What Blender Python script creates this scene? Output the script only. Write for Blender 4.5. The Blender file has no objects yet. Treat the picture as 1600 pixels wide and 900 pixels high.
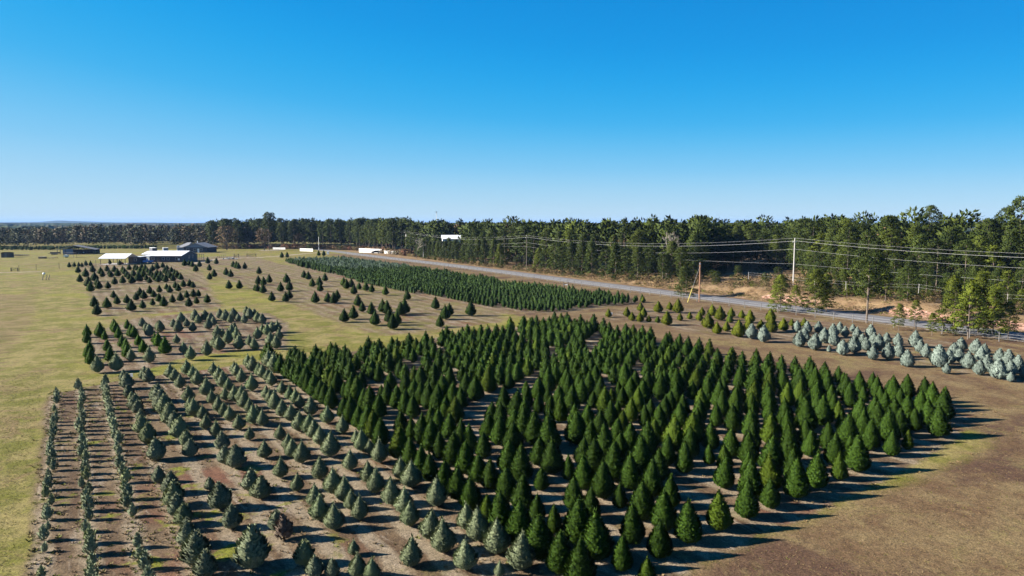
import bpy, math, random
import numpy as np
from mathutils import Vector, Matrix

S = bpy.context.scene
C = S.collection
R = math.radians
random.seed(7)
rng = np.random.default_rng(11)

# ------------------------------------------------------------------ camera, world, sun, exposure
CAM_H = 15.4
PITCH = math.atan(102 / 1067)
cd = bpy.data.cameras.new('camera')
cd.sensor_width = 36.0
cd.lens = 36.0 * 1067 / 1600
cd.clip_start = 0.5
cd.clip_end = 60000
cam = bpy.data.objects.new('camera', cd)
C.objects.link(cam)
cam.location = (0, 0, CAM_H)
cam.rotation_euler = (math.pi / 2 - PITCH, 0, 0)
S.camera = cam

SUN_EL = R(25.0)
SUN_AZ = R(-93.0)            # from +Y, clockwise positive: the sun stands to the left, a little behind
w = bpy.data.worlds.new('World')
S.world = w
w.use_nodes = True
nt = w.node_tree
for n in list(nt.nodes):
    nt.nodes.remove(n)
sky = nt.nodes.new('ShaderNodeTexSky')
sky.sky_type = 'NISHITA'
sky.sun_disc = False
sky.sun_elevation = SUN_EL
sky.sun_rotation = SUN_AZ
sky.altitude = 100
sky.air_density = 0.7
sky.dust_density = 0.0
sky.ozone_density = 6.0
# the clear winter sky: the Nishita sky, graded by height above the horizon as far as the zenith, paler towards the sun
L_ = nt.links


def wm(op, a, b=None, c=None, clamp=False):
    o = nt.nodes.new('ShaderNodeMath')
    o.operation = op
    o.use_clamp = clamp
    for i, x in enumerate((a, b, c)):
        if x is None:
            continue
        if isinstance(x, (int, float)):
            o.inputs[i].default_value = x
        else:
            L_.new(x, o.inputs[i])
    return o.outputs[0]


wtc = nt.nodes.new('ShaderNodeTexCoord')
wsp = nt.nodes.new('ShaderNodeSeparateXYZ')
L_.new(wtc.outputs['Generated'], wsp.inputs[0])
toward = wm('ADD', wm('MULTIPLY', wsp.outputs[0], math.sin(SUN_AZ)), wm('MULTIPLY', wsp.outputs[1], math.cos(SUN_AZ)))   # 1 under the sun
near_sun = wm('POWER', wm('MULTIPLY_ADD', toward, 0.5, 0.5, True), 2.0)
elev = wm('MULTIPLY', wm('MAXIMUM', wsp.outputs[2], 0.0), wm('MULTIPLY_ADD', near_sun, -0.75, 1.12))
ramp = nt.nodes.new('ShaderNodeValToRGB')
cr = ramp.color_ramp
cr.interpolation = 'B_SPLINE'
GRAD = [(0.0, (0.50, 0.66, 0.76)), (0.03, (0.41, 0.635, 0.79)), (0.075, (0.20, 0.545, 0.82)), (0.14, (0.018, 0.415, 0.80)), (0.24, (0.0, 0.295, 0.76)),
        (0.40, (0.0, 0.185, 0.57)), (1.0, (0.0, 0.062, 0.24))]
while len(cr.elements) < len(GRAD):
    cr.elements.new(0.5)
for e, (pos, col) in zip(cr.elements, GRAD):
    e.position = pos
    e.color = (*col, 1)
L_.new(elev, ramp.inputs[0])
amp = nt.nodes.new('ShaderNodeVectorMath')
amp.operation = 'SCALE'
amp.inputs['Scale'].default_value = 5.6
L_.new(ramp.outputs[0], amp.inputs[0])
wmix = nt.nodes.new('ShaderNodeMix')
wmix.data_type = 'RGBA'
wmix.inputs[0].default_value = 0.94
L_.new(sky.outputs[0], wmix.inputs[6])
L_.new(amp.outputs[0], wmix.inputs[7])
bg = nt.nodes.new('ShaderNodeBackground')
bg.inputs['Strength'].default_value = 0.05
wo = nt.nodes.new('ShaderNodeOutputWorld')
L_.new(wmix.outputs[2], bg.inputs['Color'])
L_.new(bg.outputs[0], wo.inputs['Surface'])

sd = bpy.data.lights.new('sun', 'SUN')
sd.energy = 5.0
sd.angle = R(0.53)
sd.color = (1.0, 0.93, 0.82)
so = bpy.data.objects.new('sun', sd)
C.objects.link(so)
sv = Vector((math.sin(SUN_AZ) * math.cos(SUN_EL), math.cos(SUN_AZ) * math.cos(SUN_EL), math.sin(SUN_EL)))
so.rotation_euler = sv.to_track_quat('Z', 'Y').to_euler()
so.location = (-60, -20, 60)

S.view_settings.view_transform = 'Standard'
S.view_settings.look = 'None'
S.view_settings.exposure = 1.95
S.view_settings.gamma = 1.0
S.cycles.max_bounces = 6
S.cycles.diffuse_bounces = 3
S.cycles.volume_bounces = 0

# ------------------------------------------------------------------ the plan of the place
# The rows of the farm run 32.8 degrees to the left of the view: u counts across the rows, v along them.
FPX = 1067.0
ROW = R(32.8)
cA, sA = math.cos(ROW), math.sin(ROW)


def gp(x, y):
    """spot on the flat ground that the photograph shows at pixel x, y"""
    b = -(y - 450) / FPX
    Y = math.cos(PITCH) + b * math.sin(PITCH)
    Z = -math.sin(PITCH) + b * math.cos(PITCH)
    t = -CAM_H / Z
    return ((x - 800) / FPX * t, Y * t)


def h_at(y, Y):
    """height of what is seen at pixel row y and distance Y"""
    b = -(y - 450) / FPX
    return CAM_H + Y * (-math.sin(PITCH) + b * math.cos(PITCH)) / (math.cos(PITCH) + b * math.sin(PITCH))


def x_at(x, y, Y):
    b = -(y - 450) / FPX
    return (x - 800) / FPX * Y / (math.cos(PITCH) + b * math.sin(PITCH))


def uv2(u, v):
    return (u * cA - v * sA, u * sA + v * cA)


def xy2uv(X, Y):
    return (X * cA + Y * sA, -X * sA + Y * cA)


ROADPX = [(480, 394.6), (530, 395.3), (575, 398), (640, 406.5), (700, 413.5), (750, 419.5), (800, 427), (880, 437), (960, 447),
          (1050, 457.8), (1112, 466), (1200, 476.5), (1340, 494.5), (1400, 502.5), (1600, 526)]
road_pts = [(120.5, 400.0), (119.5, 360.0), (118.0, 325.0), (117.2, 290.0), (116.6, 257.0), (116.2, 224.0), (115.2, 201.0), (113.6, 175.0), (111.9, 148.0),
            (111.0, 126.0), (110.3, 107.0), (109.6, 94.0), (109.2, 82.0), (108.4, 63.0), (108.1, 40.0), (107.8, 10.0), (107.6, -40.0)]
road_v = np.array([p[1] for p in road_pts])[::-1]
road_u = np.array([p[0] for p in road_pts])[::-1]


def sstep(a, b, x):
    t = np.clip((x - a) / (b - a), 0, 1)
    return t * t * (3 - 2 * t)


def terrain(X, Y):
    """flat farm land; only beyond the road the cut bank climbs"""
    X = np.asarray(X, float)
    Y = np.asarray(Y, float)
    u, v = X * cA + Y * sA, -X * sA + Y * cA
    d = u - np.interp(v, road_v, road_u)
    wv = 1 - sstep(95, 165, v)
    bank = 1.45 * sstep(6.5, 12.5, d) + 0.35 * sstep(14, 60, d)
    bump = 0.25 * np.sin(v * 0.21 + 1.3) * sstep(6, 12, d) + 0.15 * np.sin(v * 0.55) * sstep(6, 12, d)
    return np.where(v < 400, (bank + bump) * wv, 0.0) * (v > -200)


# ------------------------------------------------------------------ helpers
WORDS = ['', 'first', 'second', 'third', 'fourth', 'fifth', 'sixth', 'seventh', 'eighth', 'ninth', 'tenth', 'eleventh', 'twelfth',
         'thirteenth', 'fourteenth', 'fifteenth', 'sixteenth', 'seventeenth', 'eighteenth', 'nineteenth']
TENS = {2: ('twentieth', 'twenty'), 3: ('thirtieth', 'thirty'), 4: ('fortieth', 'forty'), 5: ('fiftieth', 'fifty'),
        6: ('sixtieth', 'sixty'), 7: ('seventieth', 'seventy'), 8: ('eightieth', 'eighty'), 9: ('ninetieth', 'ninety')}


def nth(n):
    if n < 20:
        return WORDS[n]
    if n < 100:
        t, o = divmod(n, 10)
        return TENS[t][0] if o == 0 else TENS[t][1] + '-' + WORDS[o]
    return 'hundred-' + nth(n - 100) if n > 100 else 'hundredth'


def tag(o, label=None, cat=None, group=None, kind=None):
    if label:
        o['label'] = label
    if cat:
        o['category'] = cat
    if group:
        o['group'] = group
    if kind:
        o['kind'] = kind
    return o


def empty(name, loc=(0, 0, 0), rz=0.0, sc=1.0):
    o = bpy.data.objects.new(name, None)
    o.empty_display_size = 0.3
    o.location = loc
    o.rotation_euler = (0, 0, rz)
    o.scale = (sc, sc, sc) if not isinstance(sc, tuple) else sc
    C.objects.link(o)
    return o


def put(name, me, parent=None, loc=(0, 0, 0), rz=0.0, sc=None):
    o = bpy.data.objects.new(name, me)
    o.location = loc
    o.rotation_euler = (0, 0, rz)
    if sc is not None:
        o.scale = sc
    C.objects.link(o)
    if parent:
        o.parent = parent
    return o


def mesh_np(name, co, faces, mats, mat_idx=None, smooth=False, attrs=None, nor=None):
    """co (n,3); faces: array (m,k) or list of arrays with their own k"""
    if not isinstance(faces, list):
        faces = [faces]
    me = bpy.data.meshes.new(name)
    co = np.asarray(co, np.float32)
    me.vertices.add(len(co))
    me.vertices.foreach_set('co', co.ravel())
    loops = np.concatenate([f.ravel() for f in faces]).astype(np.int32)
    tot = np.concatenate([np.full(len(f), f.shape[1]) for f in faces]).astype(np.int32)
    start = np.concatenate([[0], np.cumsum(tot)[:-1]]).astype(np.int32)
    me.loops.add(len(loops))
    me.loops.foreach_set('vertex_index', loops)
    me.polygons.add(len(tot))
    me.polygons.foreach_set('loop_start', start)
    me.polygons.foreach_set('loop_total', tot)
    if mat_idx is not None:
        me.polygons.foreach_set('material_index', np.asarray(mat_idx, np.int32))
    me.polygons.foreach_set('use_smooth', np.full(len(tot), bool(smooth or nor is not None)))
    for m in (mats if isinstance(mats, (list, tuple)) else [mats]):
        me.materials.append(m)
    for k, val in (attrs or {}).items():
        a = me.attributes.new(k, 'FLOAT', 'POINT')
        a.data.foreach_set('value', np.asarray(val, np.float32))
    me.update(calc_edges=True)
    if nor is not None:
        me.normals_split_custom_set_from_vertices(np.asarray(nor, np.float32))
    return me


class MB:
    """collects boxes, bars, prisms and sheets into one mesh"""

    def __init__(self):
        self.v, self.f = [], []

    def add(self, vs, fs):
        b = len(self.v)
        self.v += [tuple(p) for p in vs]
        self.f += [tuple(i + b for i in f) for f in fs]
        return self

    def box(self, x0, y0, z0, x1, y1, z1):
        return self.add([(x0, y0, z0), (x1, y0, z0), (x1, y1, z0), (x0, y1, z0), (x0, y0, z1), (x1, y0, z1), (x1, y1, z1), (x0, y1, z1)],
                        [(0, 3, 2, 1), (4, 5, 6, 7), (0, 1, 5, 4), (1, 2, 6, 5), (2, 3, 7, 6), (3, 0, 4, 7)])

    def hexa(self, p):
        return self.add(p, [(0, 3, 2, 1), (4, 5, 6, 7), (0, 1, 5, 4), (1, 2, 6, 5), (2, 3, 7, 6), (3, 0, 4, 7)])

    def slab(self, a, b, c, d, t):
        """quad a b c d thickened downward by t"""
        lo = [(q[0], q[1], q[2] - t) for q in (a, b, c, d)]
        return self.hexa(lo + [a, b, c, d])

    def prism(self, poly, axis, a0, a1):
        """poly of 2D points extruded along axis: 'x' (points y,z) or 'y' (points x,z)"""
        n = len(poly)
        if axis == 'x':
            vs = [(a0, p, q) for p, q in poly] + [(a1, p, q) for p, q in poly]
        elif axis == 'y':
            vs = [(p, a0, q) for p, q in poly] + [(p, a1, q) for p, q in poly]
        else:
            vs = [(p, q, a0) for p, q in poly] + [(p, q, a1) for p, q in poly]
        fs = [tuple(range(n))[::-1], tuple(range(n, 2 * n))] + [(i, (i + 1) % n, n + (i + 1) % n, n + i) for i in range(n)]
        return self.add(vs, fs)

    def tube(self, pts, rad, n=6):
        pts = [Vector(p) for p in pts]
        rs = rad if isinstance(rad, (list, tuple)) else [rad] * len(pts)
        b = len(self.v)
        for i, p in enumerate(pts):
            d = (pts[min(i + 1, len(pts) - 1)] - pts[max(i - 1, 0)])
            if d.length < 1e-9:
                d = Vector((0, 0, 1))
            d.normalize()
            up = Vector((0, 0, 1)) if abs(d.z) < 0.95 else Vector((1, 0, 0))
            s = d.cross(up).normalized()
            t = s.cross(d)
            for k in range(n):
                a = 2 * math.pi * k / n
                q = p + (s * math.cos(a) + t * math.sin(a)) * rs[i]
                self.v.append(tuple(q))
        for i in range(len(pts) - 1):
            for k in range(n):
                k2 = (k + 1) % n
                self.f.append((b + i * n + k, b + i * n + k2, b + (i + 1) * n + k2, b + (i + 1) * n + k))
        self.f.append(tuple(b + k for k in range(n))[::-1])
        e = b + (len(pts) - 1) * n
        self.f.append(tuple(e + k for k in range(n)))
        return self

    def mesh(self, name, mat, smooth=False):
        me = bpy.data.meshes.new(name)
        me.from_pydata(self.v, [], self.f)
        me.materials.append(mat)
        if smooth:
            me.polygons.foreach_set('use_smooth', [True] * len(me.polygons))
        me.update()
        return me

    def build(self, name, mat, parent=None, smooth=False, loc=(0, 0, 0), rz=0.0):
        return put(name, self.mesh(name, mat, smooth), parent, loc, rz)


# ------------------------------------------------------------------ materials
def new_mat(name):
    m = bpy.data.materials.new(name)
    m.use_nodes = True
    n = m.node_tree
    b = n.nodes['Principled BSDF']
    return m, n, b


def nd(n, typ, **kw):
    o = n.nodes.new(typ)
    for k, v in kw.items():
        setattr(o, k, v)
    return o


def noise(n, scale, detail=4, rough=0.6, vec=None, dist=0.0):
    o = n.nodes.new('ShaderNodeTexNoise')
    o.inputs['Scale'].default_value = scale
    o.inputs['Detail'].default_value = detail
    o.inputs['Roughness'].default_value = rough
    o.inputs['Distortion'].default_value = dist
    if vec is not None:
        n.links.new(vec, o.inputs['Vector'])
    return o.outputs['Fac']


def math_n(n, op, a, b=None, c=None, clamp=False):
    o = n.nodes.new('ShaderNodeMath')
    o.operation = op
    o.use_clamp = clamp
    for i, x in enumerate((a, b, c)):
        if x is None:
            continue
        if isinstance(x, (int, float)):
            o.inputs[i].default_value = x
        else:
            n.links.new(x, o.inputs[i])
    return o.outputs[0]


def ramp01(n, x, lo, hi):
    o = n.nodes.new('ShaderNodeMapRange')
    o.interpolation_type = 'SMOOTHSTEP'
    n.links.new(x, o.inputs['Value'])
    o.inputs['From Min'].default_value = lo
    o.inputs['From Max'].default_value = hi
    return o.outputs[0]


def mixc(n, fac, a, b, mode='MIX'):
    o = n.nodes.new('ShaderNodeMix')
    o.data_type = 'RGBA'
    o.blend_type = mode
    for sock, x in ((o.inputs[0], fac), (o.inputs[6], a), (o.inputs[7], b)):
        if isinstance(x, (int, float)):
            sock.default_value = x
        elif isinstance(x, tuple):
            sock.default_value = (*x, 1) if len(x) == 3 else x
        else:
            n.links.new(x, sock)
    return o.outputs[2]


def foliage_mat(name, lo, hi, alt=None, altf=0.25, fine=9.0, rough=0.65, val=0.5, transl=0.0):
    """leaf colour: lo..hi by a fine noise, another tint by tree"""
    m, n, b = new_mat(name)
    tc = nd(n, 'ShaderNodeTexCoord')
    oi = nd(n, 'ShaderNodeObjectInfo')
    at = nd(n, 'ShaderNodeAttribute', attribute_name='rnd')
    rn = math_n(n, 'FRACT', math_n(n, 'ADD', oi.outputs['Random'], at.outputs['Fac']))
    f1 = noise(n, fine, 3, 0.7, tc.outputs['Object'])
    c = mixc(n, ramp01(n, f1, 0.3, 0.7), lo, hi)
    if alt:
        c = mixc(n, math_n(n, 'MULTIPLY', ramp01(n, rn, 1 - altf, 1.0), 0.8), c, alt)
    r2 = math_n(n, 'FRACT', math_n(n, 'MULTIPLY', rn, 7.31))
    v = math_n(n, 'MULTIPLY_ADD', r2, val, 1 - val / 2)
    c = mixc(n, 1.0, c, (1, 1, 1), 'MULTIPLY')
    hsn = nd(n, 'ShaderNodeHueSaturation')
    n.links.new(c, hsn.inputs['Color'])
    n.links.new(v, hsn.inputs['Value'])
    n.links.new(hsn.outputs[0], b.inputs['Base Color'])
    b.inputs['Roughness'].default_value = rough
    b.inputs['Specular IOR Level'].default_value = 0.06
    return m


def plain_mat(name, col, rough=0.7, var=0.25, scale=3.0, metal=0.0, stretch=None, spec=0.4):
    m, n, b = new_mat(name)
    tc = nd(n, 'ShaderNodeTexCoord')
    vec = tc.outputs['Object']
    if stretch:
        mp = nd(n, 'ShaderNodeMapping')
        mp.inputs['Scale'].default_value = stretch
        n.links.new(vec, mp.inputs['Vector'])
        vec = mp.outputs[0]
    f = noise(n, scale, 5, 0.65, vec)
    dark = tuple(x * (1 - var) for x in col)
    light = tuple(min(1, x * (1 + var)) for x in col)
    n.links.new(mixc(n, ramp01(n, f, 0.3, 0.7), dark, light), b.inputs['Base Color'])
    b.inputs['Roughness'].default_value = rough
    b.inputs['Metallic'].default_value = metal
    b.inputs['Specular IOR Level'].default_value = spec
    return m


M = {}
M['cypress'] = foliage_mat('cypress_foliage', (0.005, 0.015, 0.002), (0.034, 0.064, 0.007), (0.046, 0.067, 0.006), 0.15, fine=22.0)
M['cone'] = foliage_mat('trimmed_foliage', (0.006, 0.017, 0.003), (0.025, 0.045, 0.006), (0.032, 0.052, 0.005), 0.25, fine=22.0)
M['bright'] = foliage_mat('bright_foliage', (0.012, 0.036, 0.003), (0.050, 0.092, 0.007), None, fine=22.0)
M['grey'] = foliage_mat('grey_green_foliage', (0.052, 0.068, 0.034), (0.176, 0.200, 0.115), (0.115, 0.150, 0.075), 0.3, val=0.3, fine=24.0)
M['blue'] = foliage_mat('blue_grey_foliage', (0.048, 0.062, 0.038), (0.165, 0.182, 0.115), (0.115, 0.135, 0.065), 0.3, val=0.35, fine=20.0)
M['shrub'] = foliage_mat('shrub_foliage', (0.080, 0.100, 0.058), (0.200, 0.225, 0.145), (0.15, 0.17, 0.08), 0.3, val=0.4, fine=12.0)
M['silver'] = foliage_mat('silver_foliage', (0.046, 0.066, 0.055), (0.165, 0.197, 0.170), None, val=0.3, fine=18.0)
M['golden'] = foliage_mat('golden_foliage', (0.024, 0.036, 0.003), (0.092, 0.102, 0.008), (0.042, 0.075, 0.010), 0.3, fine=20.0)
M['young'] = foliage_mat('young_foliage', (0.009, 0.024, 0.005), (0.036, 0.062, 0.014), (0.040, 0.066, 0.020), 0.2)
M['youngblue'] = foliage_mat('young_blue_foliage', (0.040, 0.066, 0.042), (0.085, 0.112, 0.078), None)
M['pine'] = foliage_mat('pine_foliage', (0.008, 0.016, 0.003), (0.042, 0.055, 0.010), (0.050, 0.064, 0.009), 0.3, fine=9.0, val=0.5)
M['pinelight'] = foliage_mat('young_pine_foliage', (0.024, 0.036, 0.004), (0.090, 0.108, 0.012), None, fine=9.0)
M['mixed'] = foliage_mat('far_wood_foliage', (0.020, 0.028, 0.014), (0.034, 0.042, 0.019), (0.062, 0.050, 0.033), 0.5, fine=3.0, val=0.35)
M['brownleaf'] = foliage_mat('brown_leaves', (0.070, 0.046, 0.024), (0.135, 0.092, 0.048), None, fine=1.5)
M['brownwood'] = foliage_mat('brown_wood_leaves', (0.048, 0.037, 0.024), (0.074, 0.056, 0.036), None, fine=3.0, val=0.4)
M['redleaf'] = foliage_mat('red_leaves', (0.085, 0.034, 0.022), (0.15, 0.065, 0.04), None, fine=1.5)
M['twig'] = foliage_mat('bare_twigs', (0.17, 0.145, 0.12), (0.30, 0.27, 0.24), None, fine=2)
M['dead'] = foliage_mat('dead_foliage', (0.07, 0.05, 0.04), (0.13, 0.10, 0.08), None)
M['weed'] = foliage_mat('weed_leaves', (0.065, 0.075, 0.012), (0.125, 0.125, 0.022), (0.13, 0.10, 0.045), 0.4, val=0.4)
M['drygrass'] = foliage_mat('dry_grass', (0.11, 0.072, 0.036), (0.20, 0.140, 0.072), (0.10, 0.10, 0.03), 0.2, val=0.4)
M['bark'] = plain_mat('bark', (0.11, 0.085, 0.065), 0.9, 0.4, 4, stretch=(1, 1, 0.2))
M['palebark'] = plain_mat('pale_bark', (0.24, 0.20, 0.165), 0.9, 0.35, 4, stretch=(1, 1, 0.2))
M['white_metal'] = plain_mat('white_roof_metal', (0.62, 0.63, 0.65), 0.45, 0.06, 0.8, stretch=(3, 0.3, 1))
M['white'] = plain_mat('white_paint', (0.78, 0.77, 0.74), 0.6, 0.06, 1.0)
M['navy'] = plain_mat('dark_blue_boards_and_shade', (0.035, 0.038, 0.055), 0.7, 0.3, 3, stretch=(6, 6, 0.4))
M['darkwood'] = plain_mat('dark_weathered_wood', (0.085, 0.068, 0.055), 0.85, 0.35, 3, stretch=(5, 5, 0.4))
M['wood'] = plain_mat('weathered_wood', (0.20, 0.16, 0.12), 0.85, 0.3, 3, stretch=(1, 1, 6))
M['greywood'] = plain_mat('grey_boards', (0.12, 0.115, 0.11), 0.85, 0.25, 3, stretch=(6, 6, 0.4))
M['blueroof'] = plain_mat('blue_grey_roof', (0.20, 0.26, 0.38), 0.45, 0.12, 1.0)
M['darkroof'] = plain_mat('dark_shingle_and_shade', (0.075, 0.078, 0.09), 0.85, 0.3, 6)
M['greyroof'] = plain_mat('grey_shingle', (0.17, 0.175, 0.19), 0.85, 0.25, 6)
M['bluesiding'] = plain_mat('blue_grey_siding', (0.16, 0.19, 0.25), 0.7, 0.12, 3, stretch=(0.3, 0.3, 6))
M['glass'] = plain_mat('window_glass', (0.04, 0.05, 0.07), 0.12, 0.1, 2, spec=0.6)
M['winframe'] = plain_mat('window_frame', (0.5, 0.5, 0.5), 0.6, 0.05, 2)
M['carblue'] = plain_mat('blue_car_paint', (0.10, 0.26, 0.55), 0.25, 0.05, 2, spec=0.6)
M['tyre'] = plain_mat('black_rubber', (0.02, 0.02, 0.021), 0.85, 0.2, 8)
M['steel'] = plain_mat('dull_steel', (0.35, 0.36, 0.37), 0.45, 0.15, 4, metal=0.6)
M['galv'] = plain_mat('grey_pole', (0.29, 0.275, 0.26), 0.75, 0.12, 3, stretch=(4, 4, 0.3))
M['brownpole'] = plain_mat('brown_pole', (0.20, 0.105, 0.06), 0.85, 0.2, 3, stretch=(4, 4, 0.3))
M['wire'] = plain_mat('aluminium_wire', (0.34, 0.34, 0.34), 0.5, 0.05, 1)
M['yellow'] = plain_mat('yellow_guard', (0.40, 0.34, 0.07), 0.6, 0.1, 2)
M['red'] = plain_mat('red_paint', (0.45, 0.06, 0.03), 0.5, 0.15, 3)
M['insul'] = plain_mat('insulator', (0.55, 0.55, 0.56), 0.3, 0.05, 2)
M['dark'] = plain_mat('dark_machine', (0.03, 0.03, 0.033), 0.7, 0.3, 3)


def ground_mat():
    m, n, b = new_mat('ground')
    L = n.links
    tc = nd(n, 'ShaderNodeTexCoord')
    P = tc.outputs['Object']
    sep = nd(n, 'ShaderNodeSeparateXYZ')
    L.new(P, sep.inputs[0])
    X, Y = sep.outputs[0], sep.outputs[1]
    u = math_n(n, 'ADD', math_n(n, 'MULTIPLY', X, cA), math_n(n, 'MULTIPLY', Y, sA))
    v = math_n(n, 'SUBTRACT', math_n(n, 'MULTIPLY', Y, cA), math_n(n, 'MULTIPLY', X, sA))
    cmb = nd(n, 'ShaderNodeCombineXYZ')
    L.new(u, cmb.inputs[0])
    L.new(math_n(n, 'MULTIPLY', v, 0.22), cmb.inputs[1])
    UVs = cmb.outputs[0]                      # stretched along the rows

    def attr(k):
        return nd(n, 'ShaderNodeAttribute', attribute_name=k).outputs['Fac']
    big = noise(n, 0.045, 4, 0.6, P)
    mid = noise(n, 0.30, 5, 0.65, P, 0.4)
    fin = noise(n, 2.2, 5, 0.7, P)
    fin2 = noise(n, 7.5, 4, 0.75, P)
    strip = noise(n, 0.55, 5, 0.65, UVs, 0.3)
    stripf = noise(n, 2.4, 4, 0.7, UVs, 0.3)
    edge = math_n(n, 'MULTIPLY_ADD', math_n(n, 'ADD', mid, fin), 0.5, -0.5)   # ragged edges

    def mask(k, lo=0.35, hi=0.65, rag=0.9):
        return ramp01(n, math_n(n, 'ADD', attr(k), math_n(n, 'MULTIPLY', edge, rag)), lo, hi)
    # grass of the lanes: yellow-green with olive and straw patches
    g = mixc(n, ramp01(n, mid, 0.40, 0.62), (0.185, 0.178, 0.030), (0.335, 0.272, 0.100))
    g = mixc(n, math_n(n, 'MULTIPLY', ramp01(n, noise(n, 0.16, 6, 0.72, P, 0.7), 0.50, 0.62), 0.8), g, (0.270, 0.185, 0.090))
    g = mixc(n, math_n(n, 'MULTIPLY', ramp01(n, big, 0.50, 0.62), 0.6), g, (0.27, 0.26, 0.035))
    g = mixc(n, math_n(n, 'MULTIPLY', ramp01(n, noise(n, 0.12, 5, 0.7, P, 0.8), 0.60, 0.68), 0.7), g, (0.24, 0.27, 0.03))
    # dry brown grass
    d = mixc(n, ramp01(n, mid, 0.35, 0.65), (0.180, 0.110, 0.058), (0.275, 0.195, 0.096))
    d = mixc(n, math_n(n, 'MULTIPLY', ramp01(n, noise(n, 0.11, 5, 0.65, P, 0.6), 0.50, 0.62), 0.85), d, (0.125, 0.070, 0.046))
    d = mixc(n, math_n(n, 'MULTIPLY', ramp01(n, noise(n, 0.17, 5, 0.7, P, 0.8), 0.54, 0.68), 0.6), d, (0.285, 0.235, 0.090))
    col = mixc(n, mask('dry', 0.3, 0.75), g, d)
    # tall straw grass beyond the road
    t = mixc(n, ramp01(n, mid, 0.3, 0.7), (0.22, 0.135, 0.070), (0.40, 0.275, 0.150))
    col = mixc(n, mask('tan'), col, t)
    # field soil: reddish brown litter, pale straw strips under the rows
    s = mixc(n, ramp01(n, strip, 0.35, 0.65), (0.134, 0.085, 0.050), (0.230, 0.163, 0.097))
    s = mixc(n, math_n(n, 'MULTIPLY', ramp01(n, noise(n, 0.09, 3, 0.6, P), 0.52, 0.68), 0.6), s, (0.225, 0.085, 0.055))
    rowA = math_n(n, 'COSINE', math_n(n, 'MULTIPLY', math_n(n, 'ADD', u, math_n(n, 'MULTIPLY_ADD', strip, 0.5, -0.25)), 2 * math.pi / 1.92))
    rowB = math_n(n, 'COSINE', math_n(n, 'MULTIPLY', math_n(n, 'ADD', u, math_n(n, 'MULTIPLY_ADD', strip, 0.8, -0.4 - 17.4)), 2 * math.pi / 2.30))
    sel = ramp01(n, u, 16.2, 17.0)
    rowf = math_n(n, 'ADD', math_n(n, 'MULTIPLY', rowA, math_n(n, 'SUBTRACT', 1.0, sel)), math_n(n, 'MULTIPLY', rowB, sel))
    straw = ramp01(n, math_n(n, 'ADD', math_n(n, 'MULTIPLY', math_n(n, 'MULTIPLY', rowf, attr('rows')), 0.40), math_n(n, 'MULTIPLY', math_n(n, 'ADD', stripf, mid), 1.0)), 0.86, 1.36)
    s = mixc(n, math_n(n, 'MULTIPLY', straw, 0.95), s, (0.340, 0.268, 0.182))
    pale = ramp01(n, noise(n, 0.8, 4, 0.7, UVs, 0.6), 0.57, 0.68)
    s = mixc(n, math_n(n, 'MULTIPLY', pale, 0.75), s, (0.42, 0.335, 0.25))
    gr = math_n(n, 'MULTIPLY', ramp01(n, noise(n, 0.42, 5, 0.65, P, 0.4), 0.56, 0.66), attr('weedy'))
    s = mixc(n, math_n(n, 'MULTIPLY', gr, 0.85), s, (0.210, 0.215, 0.030))
    soilm = math_n(n, 'ADD', attr('soil'), math_n(n, 'ADD', math_n(n, 'MULTIPLY', edge, 0.6), math_n(n, 'MULTIPLY_ADD', math_n(n, 'ADD', strip, big), 0.42, -0.42)))
    col = mixc(n, ramp01(n, soilm, 0.36, 0.62), col, s)
    # bare pink clay of the bank, pale track
    cl = mixc(n, ramp01(n, fin, 0.35, 0.65), (0.48, 0.235, 0.155), (0.66, 0.42, 0.32))
    col = mixc(n, mask('clay', 0.4, 0.6, 1.2), col, cl)
    tr = mixc(n, ramp01(n, mid, 0.3, 0.7), (0.36, 0.28, 0.19), (0.55, 0.46, 0.35))
    col = mixc(n, mask('track', 0.4, 0.62, 0.8), col, tr)
    # grain
    fin3 = noise(n, 15.0, 2, 0.7, P)
    gn = math_n(n, 'ADD', math_n(n, 'MULTIPLY_ADD', ramp01(n, fin, 0.3, 0.7), 0.50, 0.18), math_n(n, 'ADD', math_n(n, 'MULTIPLY', ramp01(n, fin2, 0.33, 0.67), 0.62), math_n(n, 'MULTIPLY', ramp01(n, fin3, 0.33, 0.67), 0.42)))
    gcol = nd(n, 'ShaderNodeCombineColor')
    for i in range(3):
        L.new(gn, gcol.inputs[i])
    col = mixc(n, 0.9, col, gcol.outputs[0], 'MULTIPLY')
    gain = nd(n, 'ShaderNodeHueSaturation')
    gain.inputs['Value'].default_value = 0.535
    L.new(col, gain.inputs['Color'])
    L.new(gain.outputs[0], b.inputs['Base Color'])
    b.inputs['Roughness'].default_value = 0.95
    b.inputs['Specular IOR Level'].default_value = 0.1
    bp = nd(n, 'ShaderNodeBump')
    bp.inputs['Strength'].default_value = 0.55
    bp.inputs['Distance'].default_value = 0.12
    L.new(math_n(n, 'ADD', fin, math_n(n, 'MULTIPLY', fin2, 0.6)), bp.inputs['Height'])
    L.new(bp.outputs[0], b.inputs['Normal'])
    return m


def asphalt_mat():
    m, n, b = new_mat('asphalt')
    tc = nd(n, 'ShaderNodeTexCoord')
    f = noise(n, 0.5, 5, 0.7, tc.outputs['Object'])
    f2 = noise(n, 12, 3, 0.7, tc.outputs['Object'])
    c = mixc(n, ramp01(n, f, 0.3, 0.7), (0.098, 0.092, 0.092), (0.135, 0.128, 0.127))
    c = mixc(n, math_n(n, 'MULTIPLY', ramp01(n, f2, 0.4, 0.6), 0.3), c, (0.06, 0.06, 0.06))
    n.links.new(c, b.inputs['Base Color'])
    b.inputs['Roughness'].default_value = 0.8
    return m


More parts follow.
